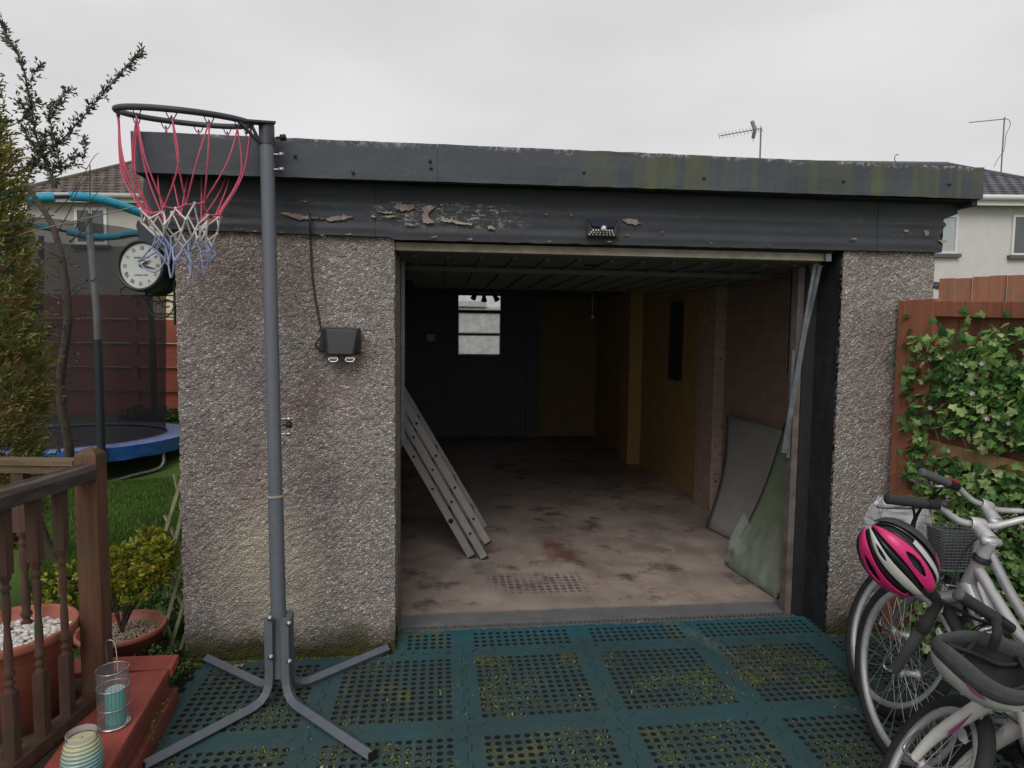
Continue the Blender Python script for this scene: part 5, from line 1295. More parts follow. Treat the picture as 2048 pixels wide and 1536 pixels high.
sb = bush('golden_shrub', 'small shrub with yellow green leaves growing in the grit-filled pot', 'shrub', None, (p2c.x, p2c.y, pz), cl, M['yellowleaf'], .030, .0085, 46)
# ground cover behind the pots
mb = MB()
for _ in range(5200):
    px = rnd.uniform(60, 372); py = rnd.uniform(1095 if px > 200 else 1130, 1320); d = 3.3+rnd.random()*.9
    p = UP(px, py, 2, 0); 
    x, y = U(px, py, d).x, U(px, py, d).y
    gz_ = ground_z(x, y); h = .02+.20*rnd.random()*(.5+.5*noise.noise(Vector((x*4, y*4, 0)))); p = Vector((x, y, gz_+h))
    if p.x > -1.0 and p.y > -.3: continue
    for _k in range(2): leaf(mb, p, rdir(.6), .03*(.6+.6*rnd.random()), .009, rdir())
for _ in range(700):  # weeds at the foot of the pier, in front of the step end
    x = rnd.uniform(-1.16, -.93); y = rnd.uniform(-.56, -.2); p = Vector((x, y, .01+.10*rnd.random()*(1 if x < -1.0 else .5)))
    leaf(mb, p, rdir(.6), .022*(.6+.6*rnd.random()), .007, rdir())
tag(mb.build('ground_cover', M['greenleaf']), kind='stuff')
bush('euonymus', 'low yellow and green leafy bush left of the newel post on the lawn edge', 'shrub', None, U(150, 1240, 3.5), [(U(px, py, 3.4+rnd.uniform(-.1,.2)), .075) for px, py in ((105,1160),(135,1150),(150,1185),(120,1195),(160,1215),(95,1200),(140,1225),(178,1180),(110,1230))], M['yellowleaf'], .028, .008, 30)
# plants at the foot of the far fence
for i, (px, w) in enumerate(((300, .28), (338, .25), (270, .24))):
    c = U(px, 842, 9.3); bush('border_plant', 'leafy plant at the foot of the slatted fence, %s' % ('middle of three', 'nearest the garage corner', 'leftmost by the net')[i], 'plant', None, (c.x, c.y, ground_z(c.x, c.y)), [(c+Vector((rnd.gauss(0,.12), rnd.gauss(0,.05), rnd.uniform(-.08,.1))), .14) for _ in range(5)], M['greenleaf'], .07, .02, 22)
# lawn blades where the lawn is in view
mb = MB()
for _ in range(42000):
    px = rnd.uniform(60, 372); py = rnd.uniform(905, 1180); r_ = ray(px, py); t = (-.10-CP.z)/r_.z; p = CP+r_*t; gz_ = ground_z(p.x, p.y); t = (gz_-CP.z)/r_.z; p = CP+r_*t
    if not (3.6 < t < 9.5) or (p.x > -.95 and p.y > -.3): continue
    p.z = ground_z(p.x, p.y)-.004; h = .035+.035*rnd.random(); w = .0022*t/3; a = rnd.random()*PI; s = Vector((math.cos(a), math.sin(a), 0))*w; l_ = Vector((rnd.gauss(0,.4), rnd.gauss(0,.4), 1)).normalized()*h
    mb.add([p-s, p+s, p+l_], [(0,1,2)])
tag(mb.build('grass', M['grass']), kind='stuff')
# ------------------------------------------------------------------ trellis leaning by the garage corner
tl = empty('trellis', U(352, 1300, 3.15), 'worn crossed-lath willow trellis standing beside the left garage corner', 'trellis')
for seg in (((369,940),(331,1062)),((366,1015),(326,1190)),((371,1105),(326,1270)),((372,1190),(336,1315)),((374,1260),(352,1322))):
    mb = MB(); mb.bar(U(*seg[0], 3.12), U(*seg[1], 3.12), .011, .016); mb.build('lath', M['alu' if False else 'willow'], tl)
for seg in (((349,948),(364,1020)),((330,1030),(371,1120)),((331,1130),(374,1232)),((320,1215),(352,1300))):
    mb = MB(); mb.bar(U(*seg[0], 3.14), U(*seg[1], 3.14), .015, .010); mb.build('lath', M['willow'], tl)
# ------------------------------------------------------------------ bare shrubby tree
TD = 4.6
tb_ = U(128, 1175, 4.7)
tree = empty('cotoneaster_tree', (tb_.x, tb_.y, ground_z(tb_.x, tb_.y)), 'sparse small tree with bent bare trunk and tiny dark leaves before the trampoline', 'tree')
mbk = MB()
def limb(pts, r0, r1, d=TD, k=6, mb_=None, jit=.0):
    P = [U(p[0], p[1], (p[2] if len(p) > 2 else d)) for p in pts]; S = smooth_path(P, k); n = len(S)
    S = [s+Vector((rnd.gauss(0, jit), rnd.gauss(0, jit), 0)) for s in S]
    (mb_ or mbk).tube(S, [r0+(r1-r0)*i/(n-1) for i in range(n)], 8); return S
tw = MB()
trunk = limb([(132,1195,4.72),(120,1135,4.7),(85,1065,4.65),(70,1010,4.62),(95,960,4.6),(138,915,4.6),(126,830),(120,770),(128,705),(136,640),(131,570),(124,520)], .034, .026)
limb([(124,520),(120,500),(104,450),(80,410),(55,375),(42,362)], .024, .014)
shoots = []
shoots.append(limb([(60,380),(55,330),(45,250),(62,300)][0:1]+[(50,372),(62,340),(82,308),(95,290)], .010, .005, mb_=tw))
S1 = limb([(112,372,4.5),(100,345),(85,308),(72,270),(64,225),(56,180),(50,150),(38,115),(20,80),(4,50)], .008, .0025, mb_=tw); shoots.append(S1)
S2 = limb([(85,318),(105,298),(135,268),(165,235),(190,205),(225,165),(258,128),(287,103)], .0055, .0018, mb_=tw); shoots.append(S2)
S3 = limb([(122,350),(118,320),(112,290),(104,260),(98,225),(104,205)], .005, .002, mb_=tw); shoots.append(S3)
shoots.append(limb([(98,245),(112,215),(122,195),(138,180)], .004, .0015, mb_=tw)); shoots.append(limb([(45,240),(60,215),(75,200)], .003, .001, mb_=tw))
shoots.append(limb([(60,165),(70,145),(80,133)], .003, .001, mb_=tw)); shoots.append(limb([(68,245),(48,215),(38,205)], .003, .001, mb_=tw))
shoots.append(limb([(52,345),(64,318),(80,300),(92,262)], .005, .0015, mb_=tw)); shoots.append(limb([(132,318),(150,312),(168,313),(168,285),(170,275)], .003, .001, mb_=tw))
shoots.append(limb([(70,330),(100,333),(130,333),(150,328)], .0025, .001, mb_=tw))
shoots.append(limb([(85,310),(60,280),(40,240)], .004, .0015, mb_=tw))
# thin upright wands and knobbly side twigs
wands = [[(112,470),(140,420),(165,365),(215,340)],[(150,460),(170,415),(195,385),(215,350)],[(140,485),(170,455),(200,410),(212,395)],[(110,425),(130,405),(150,380),(185,318),(198,306)],[(118,440),(135,450),(160,445),(180,442)],
         [(180,330),(180,400),(180,480),(178,493)],[(138,483),(160,470),(185,465),(210,460)],[(108,430),(70,440),(45,437)],[(135,500),(155,505),(182,495)],[(100,415),(85,430),(60,448)]]
for w_p in wands: limb(w_p, .004, .0015, mb_=tw)
for pts, r_ in (([(118,512),(95,500),(72,484),(60,478)], .010), ([(120,545),(98,527),(80,520),(66,505)], .010), ([(120,600),(100,590),(82,585),(60,575)], .009), ([(126,680),(108,668),(92,670)], .007), ([(125,735),(108,720),(90,708)], .007), ([(118,770),(100,760),(80,750)], .006), ([(118,825),(100,808),(82,795)], .006), ([(120,905),(105,870),(75,862),(40,862)], .009), ([(124,640),(138,620),(146,600)], .006), ([(133,600),(150,588),(165,575)], .004), ([(145,575),(168,566),(190,560)], .003), ([(132,745),(148,728),(160,722)], .003), ([(60,385),(45,395),(30,405),(22,420)], .008)):
    S = limb(pts, r_, r_*.35, mb_=mbk); shoots.append(S[len(S)//2:])
# spurs
for _ in range(95):
    s = rnd.choice(trunk[10:]+shoots[-2]+shoots[-3]+shoots[-5]); d = rdir(.2); L = .03+.12*rnd.random(); a = s; b = s+d*L*.5+rdir()*.01; c = s+d*L+rdir()*.02
    tw.tube([a, b, c], [.003, .002, .001], 5)
    if rnd.random() < .7: shoots.append([b, c])
mbk.build('trunk', M['bark'], tree); tag(tw.build('twigs', M['twig'], tree), kind='stuff')
lv = MB()
for si, S in enumerate(shoots):
    dense = si < 12
    for i in range(len(S)-1):
        a, b = S[i], S[i+1]; L = (b-a).length; n = max(1, int(L/(.0030 if dense else .012)))
        for j in range(n):
            p = a.lerp(b, j/n); d = ((b-a).normalized()*1.0+rdir()*.9).normalized()
            if dense and rnd.random() < .30:   # short leafy spur
                q = p+d*(.03+.05*rnd.random()); tw2 = q
                for _k in range(5): leaf(lv, p.lerp(q, rnd.random()), d+rdir()*.8, .031*(.7+.6*rnd.random()), .0062, rdir())
            elif rnd.random() < .8: leaf(lv, p, d, .028*(.7+.6*rnd.random()), .0060, rdir())
lv.build('leaves', M['shrubleaf'], tree)
# ------------------------------------------------------------------ golden conifer at the far left
CDp = 3.3
cb = U(-70, 1150, CDp+.15); cz = ground_z(cb.x, cb.y)
con = empty('conifer', (cb.x, cb.y, cz), 'feathery golden green conifer with rusty patches at the left edge', 'conifer')
mb = MB(); ctop = U(-75, 30, CDp+.15); mb.tube(smooth_path([Vector((cb.x, cb.y, cz-.02)), Vector((cb.x+.02, cb.y, 1.2)), Vector((ctop.x, ctop.y, ctop.z))], 6), [.05-.045*i/12 for i in range(13)], 8); mb.build('trunk', M['bark'], con)
fol = MB()
prof = [(60, .10), (150, .20), (250, .27), (350, .335), (450, .36), (550, .375), (650, .42), (750, .435), (850, .42), (950, .40), (1030, .34), (1130, .26)]
def crad(z):
    for i in range(len(prof)-1):
        za, zb_ = U(-70, prof[i][0], CDp).z, U(-70, prof[i+1][0], CDp).z
        if zb_ <= z <= za: t = (za-z)/(za-zb_); return prof[i][1]+(prof[i+1][1]-prof[i][1])*t
    return .05
crad0 = crad
def crad(z): return crad0(z)*.84
zl, zh = U(-70, 1130, CDp).z, U(-70, 70, CDp).z
for _ in range(8200):
    z = zl+(zh-zl)*rnd.random()**1.15; a = rnd.random()*2*PI
    if math.sin(a) > .55 and rnd.random() < .6: continue
    lump = 1+.22*noise.noise(Vector((math.cos(a)*2, math.sin(a)*2, z*4.5)))+.12*noise.noise(Vector((math.cos(a)*6, math.sin(a)*6, z*12)))
    r_ = crad(z)*lump*(.62+.40*rnd.random()**.5); c = Vector((cb.x+math.cos(a)*r_, cb.y+math.sin(a)*r_, z)); o_ = Vector((math.cos(a), math.sin(a), .9)).normalized()
    # a feathery spray: a short stem with fine tapering branchlets
    L = .06+.05*rnd.random(); d = (o_+rdir()*.45).normalized(); side = d.cross(rdir()).normalized()
    base_i = len(fol.v); vs = []; fs = []
    for k in range(6):
        t = k/5.; q = c+d*L*t; s = (1 if k % 2 else -1); bd_ = (d*.9+side*s*.75+rdir()*.25).normalized(); l_ = L*(.55-.3*t); w = .0042
        nv_ = bd_.cross(rdir()).normalized()*w; b0 = len(vs); vs += [q-nv_, q+nv_, q+bd_*l_*.6+nv_*.9, q+bd_*l_, q+bd_*l_*.6-nv_*.9]; fs.append((b0, b0+1, b0+2, b0+3, b0+4))
    nv_ = d.cross(side).normalized()*.003; b0 = len(vs); vs += [c-nv_, c+nv_, c+d*L*1.15]; fs.append((b0, b0+1, b0+2))
    # keep the spray one island: join consecutive branchlets by their first vertices
    fs += [(k*5, (k+1)*5, (k+1)*5+1) for k in range(5)]+[(25, b0, b0+1)]
    fol.add(vs, fs)
fol.build('foliage', M['conifer'], con)

# ------------------------------------------------------------------ candle lantern and jar on the red step
lb = UP(228, 1447, 2, .202)
lt = empty('candle_lantern', lb, 'wire-bound glass cylinder lantern holding a turquoise candle on the red step', 'lantern')
LR_ = .047; LH = U(225, 1333, (lb-CP).dot(_F)).z-lb.z
mb = MB(); mb.lathe([(LR_, .006), (LR_, LH)], lb, 40); mb.build('glass', M['glasscyl'], lt)
mb = MB()
for h in (.004, LH*.34, LH*.68, LH): mb.tube([lb+Vector((math.cos(2*PI*i/40)*(LR_+.002), math.sin(2*PI*i/40)*(LR_+.002), h)) for i in range(40)], .0018 if h > .01 else .003, 6, closed=True)
for k in range(26):
    a = 2*PI*k/26; c_, s_ = math.cos(a)*(LR_+.001), math.sin(a)*(LR_+.001); mb.tube([lb+Vector((c_, s_, .004)), lb+Vector((c_, s_, LH))], .00055, 4)
mb.lathe([(0, .001), (LR_+.006, .001), (LR_+.008, .004), (LR_+.002, .007), (0, .007)], lb, 40); mb.build('wire_frame', M['chrome'], lt)
mb = MB(); mb.tube(smooth_path([lb+right*(-.030)+fwd*.032+Vector((0,0,LH-.03)), lb+right*(-.032)+fwd*.02+Vector((0,0,LH+.05)), lb+right*(-.015)+Vector((0,0,LH+.098)), lb+right*.012-fwd*.0+Vector((0,0,LH+.088)), lb+right*.032-fwd*.02+Vector((0,0,LH+.0))], 8), .0016, 6); mb.build('handle', M['chrome'], lt)
mb = MB(); c = lb+right*.008+Vector((0,0,.007)); CH = LH*.60; mb.lathe([(0, 0), (.031, 0), (.032, .01), (.0315, CH-.003), (.029, CH)], c, 32); cd = mb.build('candle', M['candle1'], lt)
mb = MB(); mb.lathe([(.029, CH), (.022, CH-.003), (0, CH-.004)], c, 32); mb.build('candle_top', M['candle1top'], cd)
jb = UP(166, 1549, 2, .202)
jr = empty('candle_jar', jb, 'squat ribbed glass candle jar shading from cream to blue on the red step', 'candle jar')
JH = U(160, 1459, (jb-CP).dot(_F)).z-jb.z; jR = .055
mb = MB(); pr = [(0, .001), (jR*.80, .001), (jR*.94, .006), (jR*1.02, JH*.25), (jR*1.0, JH*.5), (jR*.86, JH*.75), (jR*.72, JH*.86)]
mb.lathe([(r_, h) for r_, h in pr], (0, 0, 0), 48); j_ = mb.build('jar', M['jarstripe'], None); j_.parent = jr
mb = MB(); mb.lathe([(jR*.72, JH*.86), (jR*.69, JH*.90), (jR*.76, JH*.95), (jR*.77, JH*.98), (jR*.72, JH), (jR*.68, JH*.98), (jR*.66, JH*.88)], jb, 48); mb.build('jar_rim', M['glassjar'], jr)
mb = MB(); mb.lathe([(jR*.66, JH*.84), (0, JH*.845)], jb, 40); wx_ = mb.build('wax', M['wax'], jr)
mb = MB(); mb.tube([jb+Vector((0,0,JH*.845)), jb+Vector((.002,0,JH*.9))], .001, 5); mb.build('wick', M['darkmetal'], wx_)
for (px, py, lab) in ((189,1440,'white pebble lying beside the lantern base on the step'),(121,1460,'white pebble lying on the dark deck behind the jar'),(60,1441,'white pebble on the deck beside the big pot')):
    q = UP(px, py, 2, .192); o = empty('pebble', q, lab, 'pebble', 'stray white pebbles on the deck')
    ms_ = MB(); ms_.lathe([(0, -.004), (.007, -.002), (.008, .002), (.004, .006), (0, .007)], q, 9); ms_.build('stone', M['pebbles'], o)
# ------------------------------------------------------------------ right-hand fence with an ivy garland
Fa = Vector((2.56, -.275, 0)); Fb = Vector((2.665, -.95, 0)); Fd = (Fb-Fa).normalized(); Fn = Vector((Fd.y, -Fd.x, 0)); Fn = Fn if Fn.x < 0 else -Fn   # Fn points to the viewer's side
def FP(px, py, o=0.):   # sight line meets the fence plane (o metres in front of it)
    r = ray(px, py); q = Fa+Fn*o; t = (q-CP).dot(Fn)/r.dot(Fn); return CP+r*t
rf_ = empty('garden_fence', (2.6, -.6, 0), 'red brown close-boarded fence panel behind the bicycles', 'fence')
yend = 1.9
def fpl(s, z, o=0): return Fa+Fd*s+Fn*o+Vector((0,0,z))
sT = lambda px, py: (FP(px, py)-Fa).dot(Fd)
ztl = FP(1816, 601).z; ztr = FP(2048, 603).z; s_r = sT(2048, 601); slope = (ztr-ztl)/s_r
zr_ = lambda s: ztl+slope*s
nbd = 0; s = -.01
while s < yend:
    w = .098; mb = MB(); z = zr_(s+w/2)-.012
    mb.prism([fpl(s, .03, -.02), fpl(s+w-.006, .03, -.02), fpl(s+w-.006, z, -.02), fpl(s, z, -.02)], -Fn*.016); mb.build('fence_board', M['fencered'], rf_); s += w
sp0 = sT(1874, 640)
mb = MB(); mb.prism([fpl(-.02, 0, .022), fpl(sp0, 0, .022), fpl(sp0, zr_(0), .022), fpl(-.02, zr_(0), .022)], -Fn*.04); mb.build('frame_upright', M['fenceframe'], rf_, bevel=.003)
zb_l = FP(1874, 633).z; zb_r = FP(2048, 637).z
mb = MB(); mb.prism([fpl(sp0+.001, zb_l, .020), fpl(s_r, zb_r, .020), fpl(yend, zb_r+(zb_r-zb_l)*.8, .020), fpl(yend, zr_(yend), .020), fpl(sp0+.001, zr_(sp0), .020)], -Fn*.036); mb.build('top_rail', M['fenceframe'], rf_, bevel=.003)
a1, a2, b1_, b2_ = FP(1858, 880, .02), FP(1856, 913, .02), FP(2048, 925, .02), FP(2048, 968, .02)
d1 = (b1_-a1); d2 = (b2_-a2)
mb = MB(); mb.prism([a2, b2_+d2*1.5, b1_+d1*1.5, a1], -Fn*.034); mb.build('middle_rail', M['raillight'], rf_, bevel=.003)
# farther fence whose board tops show above this one
f2 = empty('neighbour_fence', U(1960, 700, 4.9), 'weathered red vertical-board fence rising above the nearer fence at the right', 'fence')
q0 = U(1879, 557, 4.9); q1 = U(2060, 548, 4.6); dd_ = Vector((q1.x-q0.x, q1.y-q0.y, 0)); Ld = dd_.length; dd_.normalize(); nb_ = 13; bw = Ld/5.2
for k in range(nb_):
    x = k*bw; z = q0.z+(q1.z-q0.z)*(x/Ld)+rnd.uniform(-.006, .006); p = Vector((q0.x, q0.y, 0))+dd_*x; n2 = Vector((-dd_.y, dd_.x, 0))*(.018 if k % 2 else 0)
    mb = MB(); mb.prism([p+n2+Vector((0,0,0)), p+n2+dd_*(bw*.985)+Vector((0,0,0)), p+n2+dd_*(bw*.985)+Vector((0,0,z)), p+n2+Vector((0,0,z))], Vector((-dd_.y, dd_.x, 0))*.016); mb.build('fence_board', M['fencered'], f2)
# small white and black downpipe end in the gap
q = U(1869, 590, 5.2); dp = empty('white_post', (q.x, q.y, 0), 'slim white post with a black cap in the gap between garage and fence', 'post')
mb = MB(); zt_ = U(1869, 577, 5.2).z; mb.box((q.x-.035, q.y-.03, 0), (q.x+.035, q.y+.03, zt_)); mb.build('shaft', M['upvc'], dp)
mb = MB(); mb.lathe([(.05, 0), (.05, .03), (.03, .05), (0, .055)], (q.x, q.y, zt_), 12); mb.build('cap', M['blackplastic'], dp)
# ivy
iv = empty('ivy_garland', Fa+Fd*.5+Vector((0,0,.8)), 'tangled green ivy garland with small pale flowers hung on the right fence', 'ivy')
lv = MB(); sm_ = MB(); fl_ = MB()
def ivy_leaf(mb, p, n, s):
    n = n.normalized(); u = n.cross(Vector((0,0,1))); u = u.normalized() if u.length > .1 else Vector((1,0,0)); v = n.cross(u)
    a = rnd.gauss(PI, .8); e1, e2 = u*math.cos(a)+v*math.sin(a), v*math.cos(a)-u*math.sin(a)
    out = [(0,-.30),(.30,-.48),(.62,-.30),(.50,.0),(.72,.22),(.34,.40),(.0,.95),(-.34,.40),(-.72,.22),(-.50,.0),(-.62,-.30),(-.30,-.48)]
    cu = rnd.uniform(-.35, .35); vs = [p+(e1*x+e2*y)*s+n*(s*cu*(x*x+y*y*.4)) for x, y in out]; vs.append(p+n*s*.10)
    mb.add(vs, [(i, (i+1) % 12, 12) for i in range(12)], False)
def dens(px, py):
    d = .35+.75*min(1, max(0, (py-640)/130)); 
    if px < 1875: d *= .62
    if 905+(px-1855)*.27 > py > 862+(px-1855)*.25 and px > 1862: d *= .10
    d += .55*noise.noise(Vector((px*.017, py*.017, 3)))
    if py < 655: d *= .35
    return d
cnt = 0
for _ in range(6600):
    px = rnd.uniform(1796, 2420); py = rnd.uniform(622, 1330)
    if px < 1812 and rnd.random() < .6: continue
    if rnd.random() > dens(px, py): continue
    o_ = .03+abs(rnd.gauss(0, .022)); p = FP(px, py, o_)
    if p.y < -2.6: continue
    sz = .026+.013*rnd.random(); nrm_ = Fn*.8+Vector((0,0,.45))+rdir()*.75
    ivy_leaf(lv, p, nrm_, sz)
for _ in range(46):
    px = rnd.uniform(1805, 2200); py = rnd.uniform(640, 1120); P = []
    ang = rnd.choice([rnd.uniform(.3, 1.2), rnd.uniform(1.9, 2.8), rnd.uniform(1.3, 1.8)])
    for k in range(6): P.append(FP(px, py, .045+.02*rnd.random())); ang += rnd.gauss(0, .5); px += math.cos(ang)*24; py += math.sin(ang)*24
    sm_.tube(smooth_path(P, 4), .0019, 5)
for _ in range(26):
    px = rnd.uniform(1808, 2150); py = rnd.uniform(650, 1120); p = FP(px, py, .07+.02*rnd.random()); n0 = Fn+rdir()*.5
    for k in range(5):
        a = 2*PI*k/5; u = n0.cross(Vector((0,0,1))).normalized(); v = n0.cross(u).normalized(); leaf(fl_, p, u*math.cos(a)+v*math.sin(a)+n0*.3, .014, .004, n0)
lv.build('leaves', M['ivy'], iv); sm_.build('vines', M['ivystem'], iv); tag(fl_.build('flowers', M['petal'], iv), kind='stuff')

# ------------------------------------------------------------------ bicycles
def bike(name, lab, axle, heading, lean, steer, r, P):
    """axle: front axle in the world; heading: degrees, direction of travel; lean: degrees to the rider's right"""
    k = r/.335; h = R(heading); fw = Vector((math.cos(h), math.sin(h), 0)); lf_ = Vector((-math.sin(h), math.cos(h), 0))
    up_ = (Vector((0,0,1))*math.cos(R(lean))-lf_*math.sin(R(lean))); lt_ = lf_*math.cos(R(lean))+Vector((0,0,1))*math.sin(R(lean))
    A = Vector(axle)
    def T(x, y, z): return A+fw*x+lt_*y+up_*z     # origin at the front axle
    gz_ = A-up_*r; root = empty(name, (gz_.x, gz_.y, .02), lab, 'bicycle', 'bicycles leaning at the right fence')
    HA = R(70); sa = Vector((-math.cos(HA), 0, math.sin(HA)))   # steering axis in local x,z
    off = .045*k
    def onaxis(t, y=0): # point t metres up the steering axis, measured from axle height
        return (-off*math.sin(HA)*1.0+sa.x*t, y, sa.z*t)
    cr_ = P.get('crown', r+.05)
    # steered frame: rotate the local x/y of front parts about the axis
    st_ = R(steer); w0 = T(*onaxis(0)); axd = (T(*onaxis(1))-w0).normalized(); q = Quaternion(axd, st_)
    def TS(x, y, z): return w0+q @ (T(x, y, z)-w0)
    def wheel(TT, nm, spn=28, ph=0):
        w = empty(nm, TT(0,0,0), None, None); w.parent = root; w.location = TT(0,0,0)-root.location
        def ring(R_, rad, y=0, n=72): return [TT(math.cos(2*PI*i/n)*R_, y, math.sin(2*PI*i/n)*R_) for i in range(n)]
        mb = MB(); tw_ = P.get('tyre', .019); mb.tube(ring(r-tw_, 0), tw_, 10, closed=True); mb.build('tyre', M['rubber'], w)
        mb = MB(); n = 72; pr = [(r-2*tw_-.002, .012), (r-2*tw_-.018, .011), (r-2*tw_-.024, 0), (r-2*tw_-.018, -.011), (r-2*tw_-.002, -.012), (r-2*tw_+.004, 0)]
        vs = []; 
        for i in range(n):
            a = 2*PI*i/n
            for R_, y in pr: vs.append(TT(math.cos(a)*R_, y, math.sin(a)*R_))
        m_ = len(pr); mb.add(vs, [(i*m_+j, i*m_+(j+1) % m_, ((i+1) % n)*m_+(j+1) % m_, ((i+1) % n)*m_+j) for i in range(n) for j in range(m_)], True); rm = mb.build('rim', P.get('rimmat', M['alloy']), w)
        mb = MB(); ax_ = (TT(0,1,0)-TT(0,0,0)).normalized(); mb.lathe([(0,-.052),(.004,-.052),(.004,-.036),(.019,-.034),(.019,-.030),(.011,-.026),(.011,.026),(.019,.030),(.019,.034),(.004,.036),(.004,.052),(0,.052)], TT(0,0,0), 16, ax_); mb.build('hub', M['alloy'], w)
        mb = MB()
        for i in range(spn):
            a = 2*PI*i/spn+ph; s = 1 if i % 2 else -1; t_ = (1 if (i//2) % 2 else -1)*1.25; Ri = r-2*tw_-.020
            mb.tube([TT(math.cos(a+t_)*.018, s*.031, math.sin(a+t_)*.018), TT(math.cos(a)*Ri, s*.002, math.sin(a)*Ri)], .0011, 4)
        mb.build('spokes', M['spoke'], w)
        a0 = P.get('refl', 2.2); mb = MB(); q_ = []
        for k in range(13):
            t = k/12; a = a0-.16+.32*t; q_.append((math.cos(a)*(r-.085), math.sin(a)*(r-.085)))
        for k in range(13):
            t = 1-k/12; a = a0-.16+.32*t; wd_ = .026*math.sin(PI*max(.08, min(.92, t)))**.4; q_.append((math.cos(a)*(r-.085-wd_), math.sin(a)*(r-.085-wd_)))
        mb.prism([TT(x, .004, z) for x, z in q_], (TT(0, .008, 0)-TT(0, 0, 0))); mb.build('spoke_reflector', M['upvc'], w)
        return w, rm, ring
    fwh, rim_, ring = wheel(TS, 'wheel', ph=P.get('ph', 0))
    WB = 1.03*k**.6
    def TR_(x, y, z): return T(x-WB, y, z)
    wheel(TR_, 'wheel')
    # fork
    mb = MB(); C = onaxis(cr_); fh = .052
    legr = P.get('legr', .016)
    for s in (1, -1):
        if P.get('susp'):
            lo = TS(0, s*fh, 0); hi = TS(C[0]+.012, s*fh, C[2]-.02); m_ = lo.lerp(hi, .62)
            mb.tube([lo, lo.lerp(hi, .05), m_], [.012, .0185, .019], 12)
        else: mb.tube(smooth_path([TS(0, s*fh, 0), TS(C[0]*.35+.02, s*fh, C[2]*.38), TS(C[0]+.01, s*fh*.9, C[2]-.01)], 4), [legr*.55+legr*.55*i/8 for i in range(9)], 10)
    mb.tube([TS(C[0]+.006, fh+.012, C[2]-.012), TS(C[0], 0, C[2]+.012), TS(C[0]+.006, -fh-.012, C[2]-.012)], .022*P.get('cr_r', 1), 10)
    fk = mb.build('fork', P['fork'], root)
    if P.get('susp'):
        for s in (1, -1):
            mb = MB(); lo = TS(0, s*fh, 0); hi = TS(C[0]+.012, s*fh, C[2]-.02); mb.tube([lo.lerp(hi, .60), lo.lerp(hi, .74), lo.lerp(hi, .745), hi], [.0215, .0215, .0155, .0155], 12); mb.build('stanchion', M['rubber'], fk)
    mb = MB(); qa = TS(0, fh+.012, 0); mb.tube([TS(0, fh, 0), qa+(qa-TS(0, fh, 0))], .008, 8); mb.tube(smooth_path([TS(0, fh+.025, 0), TS(.018, fh+.03, .010), TS(.012, fh+.03, .05), TS(-.005, fh+.03, .085)], 4), .0045, 6); mb.build('quick_release', M['chrome'], fk)
    # v-brake on the fork
    mb = MB()
    for s in (1, -1): mb.bar(TS(C[0]+.03, s*.035, C[2]-.065), TS(C[0]+.034, s*.030, C[2]+.03), .010, .014); mb.bar(TS(C[0]+.026, s*.020, C[2]-.03), TS(C[0]+.07, s*.020, C[2]-.05), .010, .012)
    mb.tube([TS(C[0]+.034, .03, C[2]+.03), TS(C[0]+.034, -.03, C[2]+.03)], .002, 5); mb.build('brake', M['alloy'], fk)
    # frame
    ht0 = onaxis(cr_+.03); ht1 = onaxis(cr_+.03+P.get('head', .13)); BB = (-WB+.42*k, 0, -.06*k+.0); ST = (BB[0]-.16*k, 0, BB[2]+P.get('seat', .46)*k)
    fm = MB(); fm.tube([T(*ht0), T(*ht1)], .021, 12)
    lo_ = lambda a, b, t: tuple(a[i]+(b[i]-a[i])*t for i in range(3))
    dt0 = lo_(ht0, ht1, .22); tt0 = lo_(ht0, ht1, .78)
    fm.tube(smooth_path([T(*dt0), T(*lo_(dt0, BB, .5)), T(*BB)], 3), P.get('dt', .024), 12)
    tte = (BB[0]-.16*k*P.get('tt', .8), 0, BB[2]+(ST[2]-BB[2])*P.get('tt', .8))
    mid_ = lo_(tt0, tte, .5); fm.tube(smooth_path([T(*tt0), T(mid_[0], 0, mid_[2]-P.get('sag', 0)), T(*tte)], 5), P.get('ttr', .019), 12)
    fm.tube([T(*BB), T(*ST)], .017, 10)
    for s in (1, -1):
        fm.tube([T(BB[0], s*.03, BB[2]), TR_(0, s*.062, 0)], .010, 8); fm.tube([T(tte[0], s*.02, tte[2]), TR_(0, s*.062, 0)], .008, 8)
    frm = fm.build('frame', P['frame'], root)
    sp_ = MB(); sp_.tube([T(*ST), T(ST[0]-.05*k, 0, ST[2]+.16*k)], .013, 8); sp_.build('seat_post', M['alloy'], root)
    sd_ = MB(); zs = ST[2]+.17*k; xs0 = ST[0]-.05*k
    sd_.grid(lambda u, v: T(xs0+.13-.27*u, (v-.5)*2*(.022+.065*u*u), zs+.03+.012*math.cos((v-.5)*PI)-.02*(u-.5)**2), 10, 8); sd_.build('saddle', M['blackplastic'], root, solid=.02)
    ck_ = MB(); ck_.lathe([(0,-.005),(.085*k,-.004),(.085*k,.004),(0,.005)], T(BB[0], -.05, BB[2]), 24, lt_); ck_.bar(T(BB[0], -.065, BB[2]), T(BB[0]+.12*k, -.07, BB[2]-.11*k), .02, .012); ck_.bar(T(BB[0], .065, BB[2]), T(BB[0]-.12*k, .07, BB[2]+.11*k), .02, .012)
    ck_.box((-.04,-.045,-.01),(.04,.045,.01), Matrix.Translation(T(BB[0]+.12*k, -.12, BB[2]-.11*k))); ck_.box((-.04,-.045,-.01),(.04,.045,.01), Matrix.Translation(T(BB[0]-.12*k, .12, BB[2]+.11*k))); ck_.build('crankset', M['blackplastic'], root)
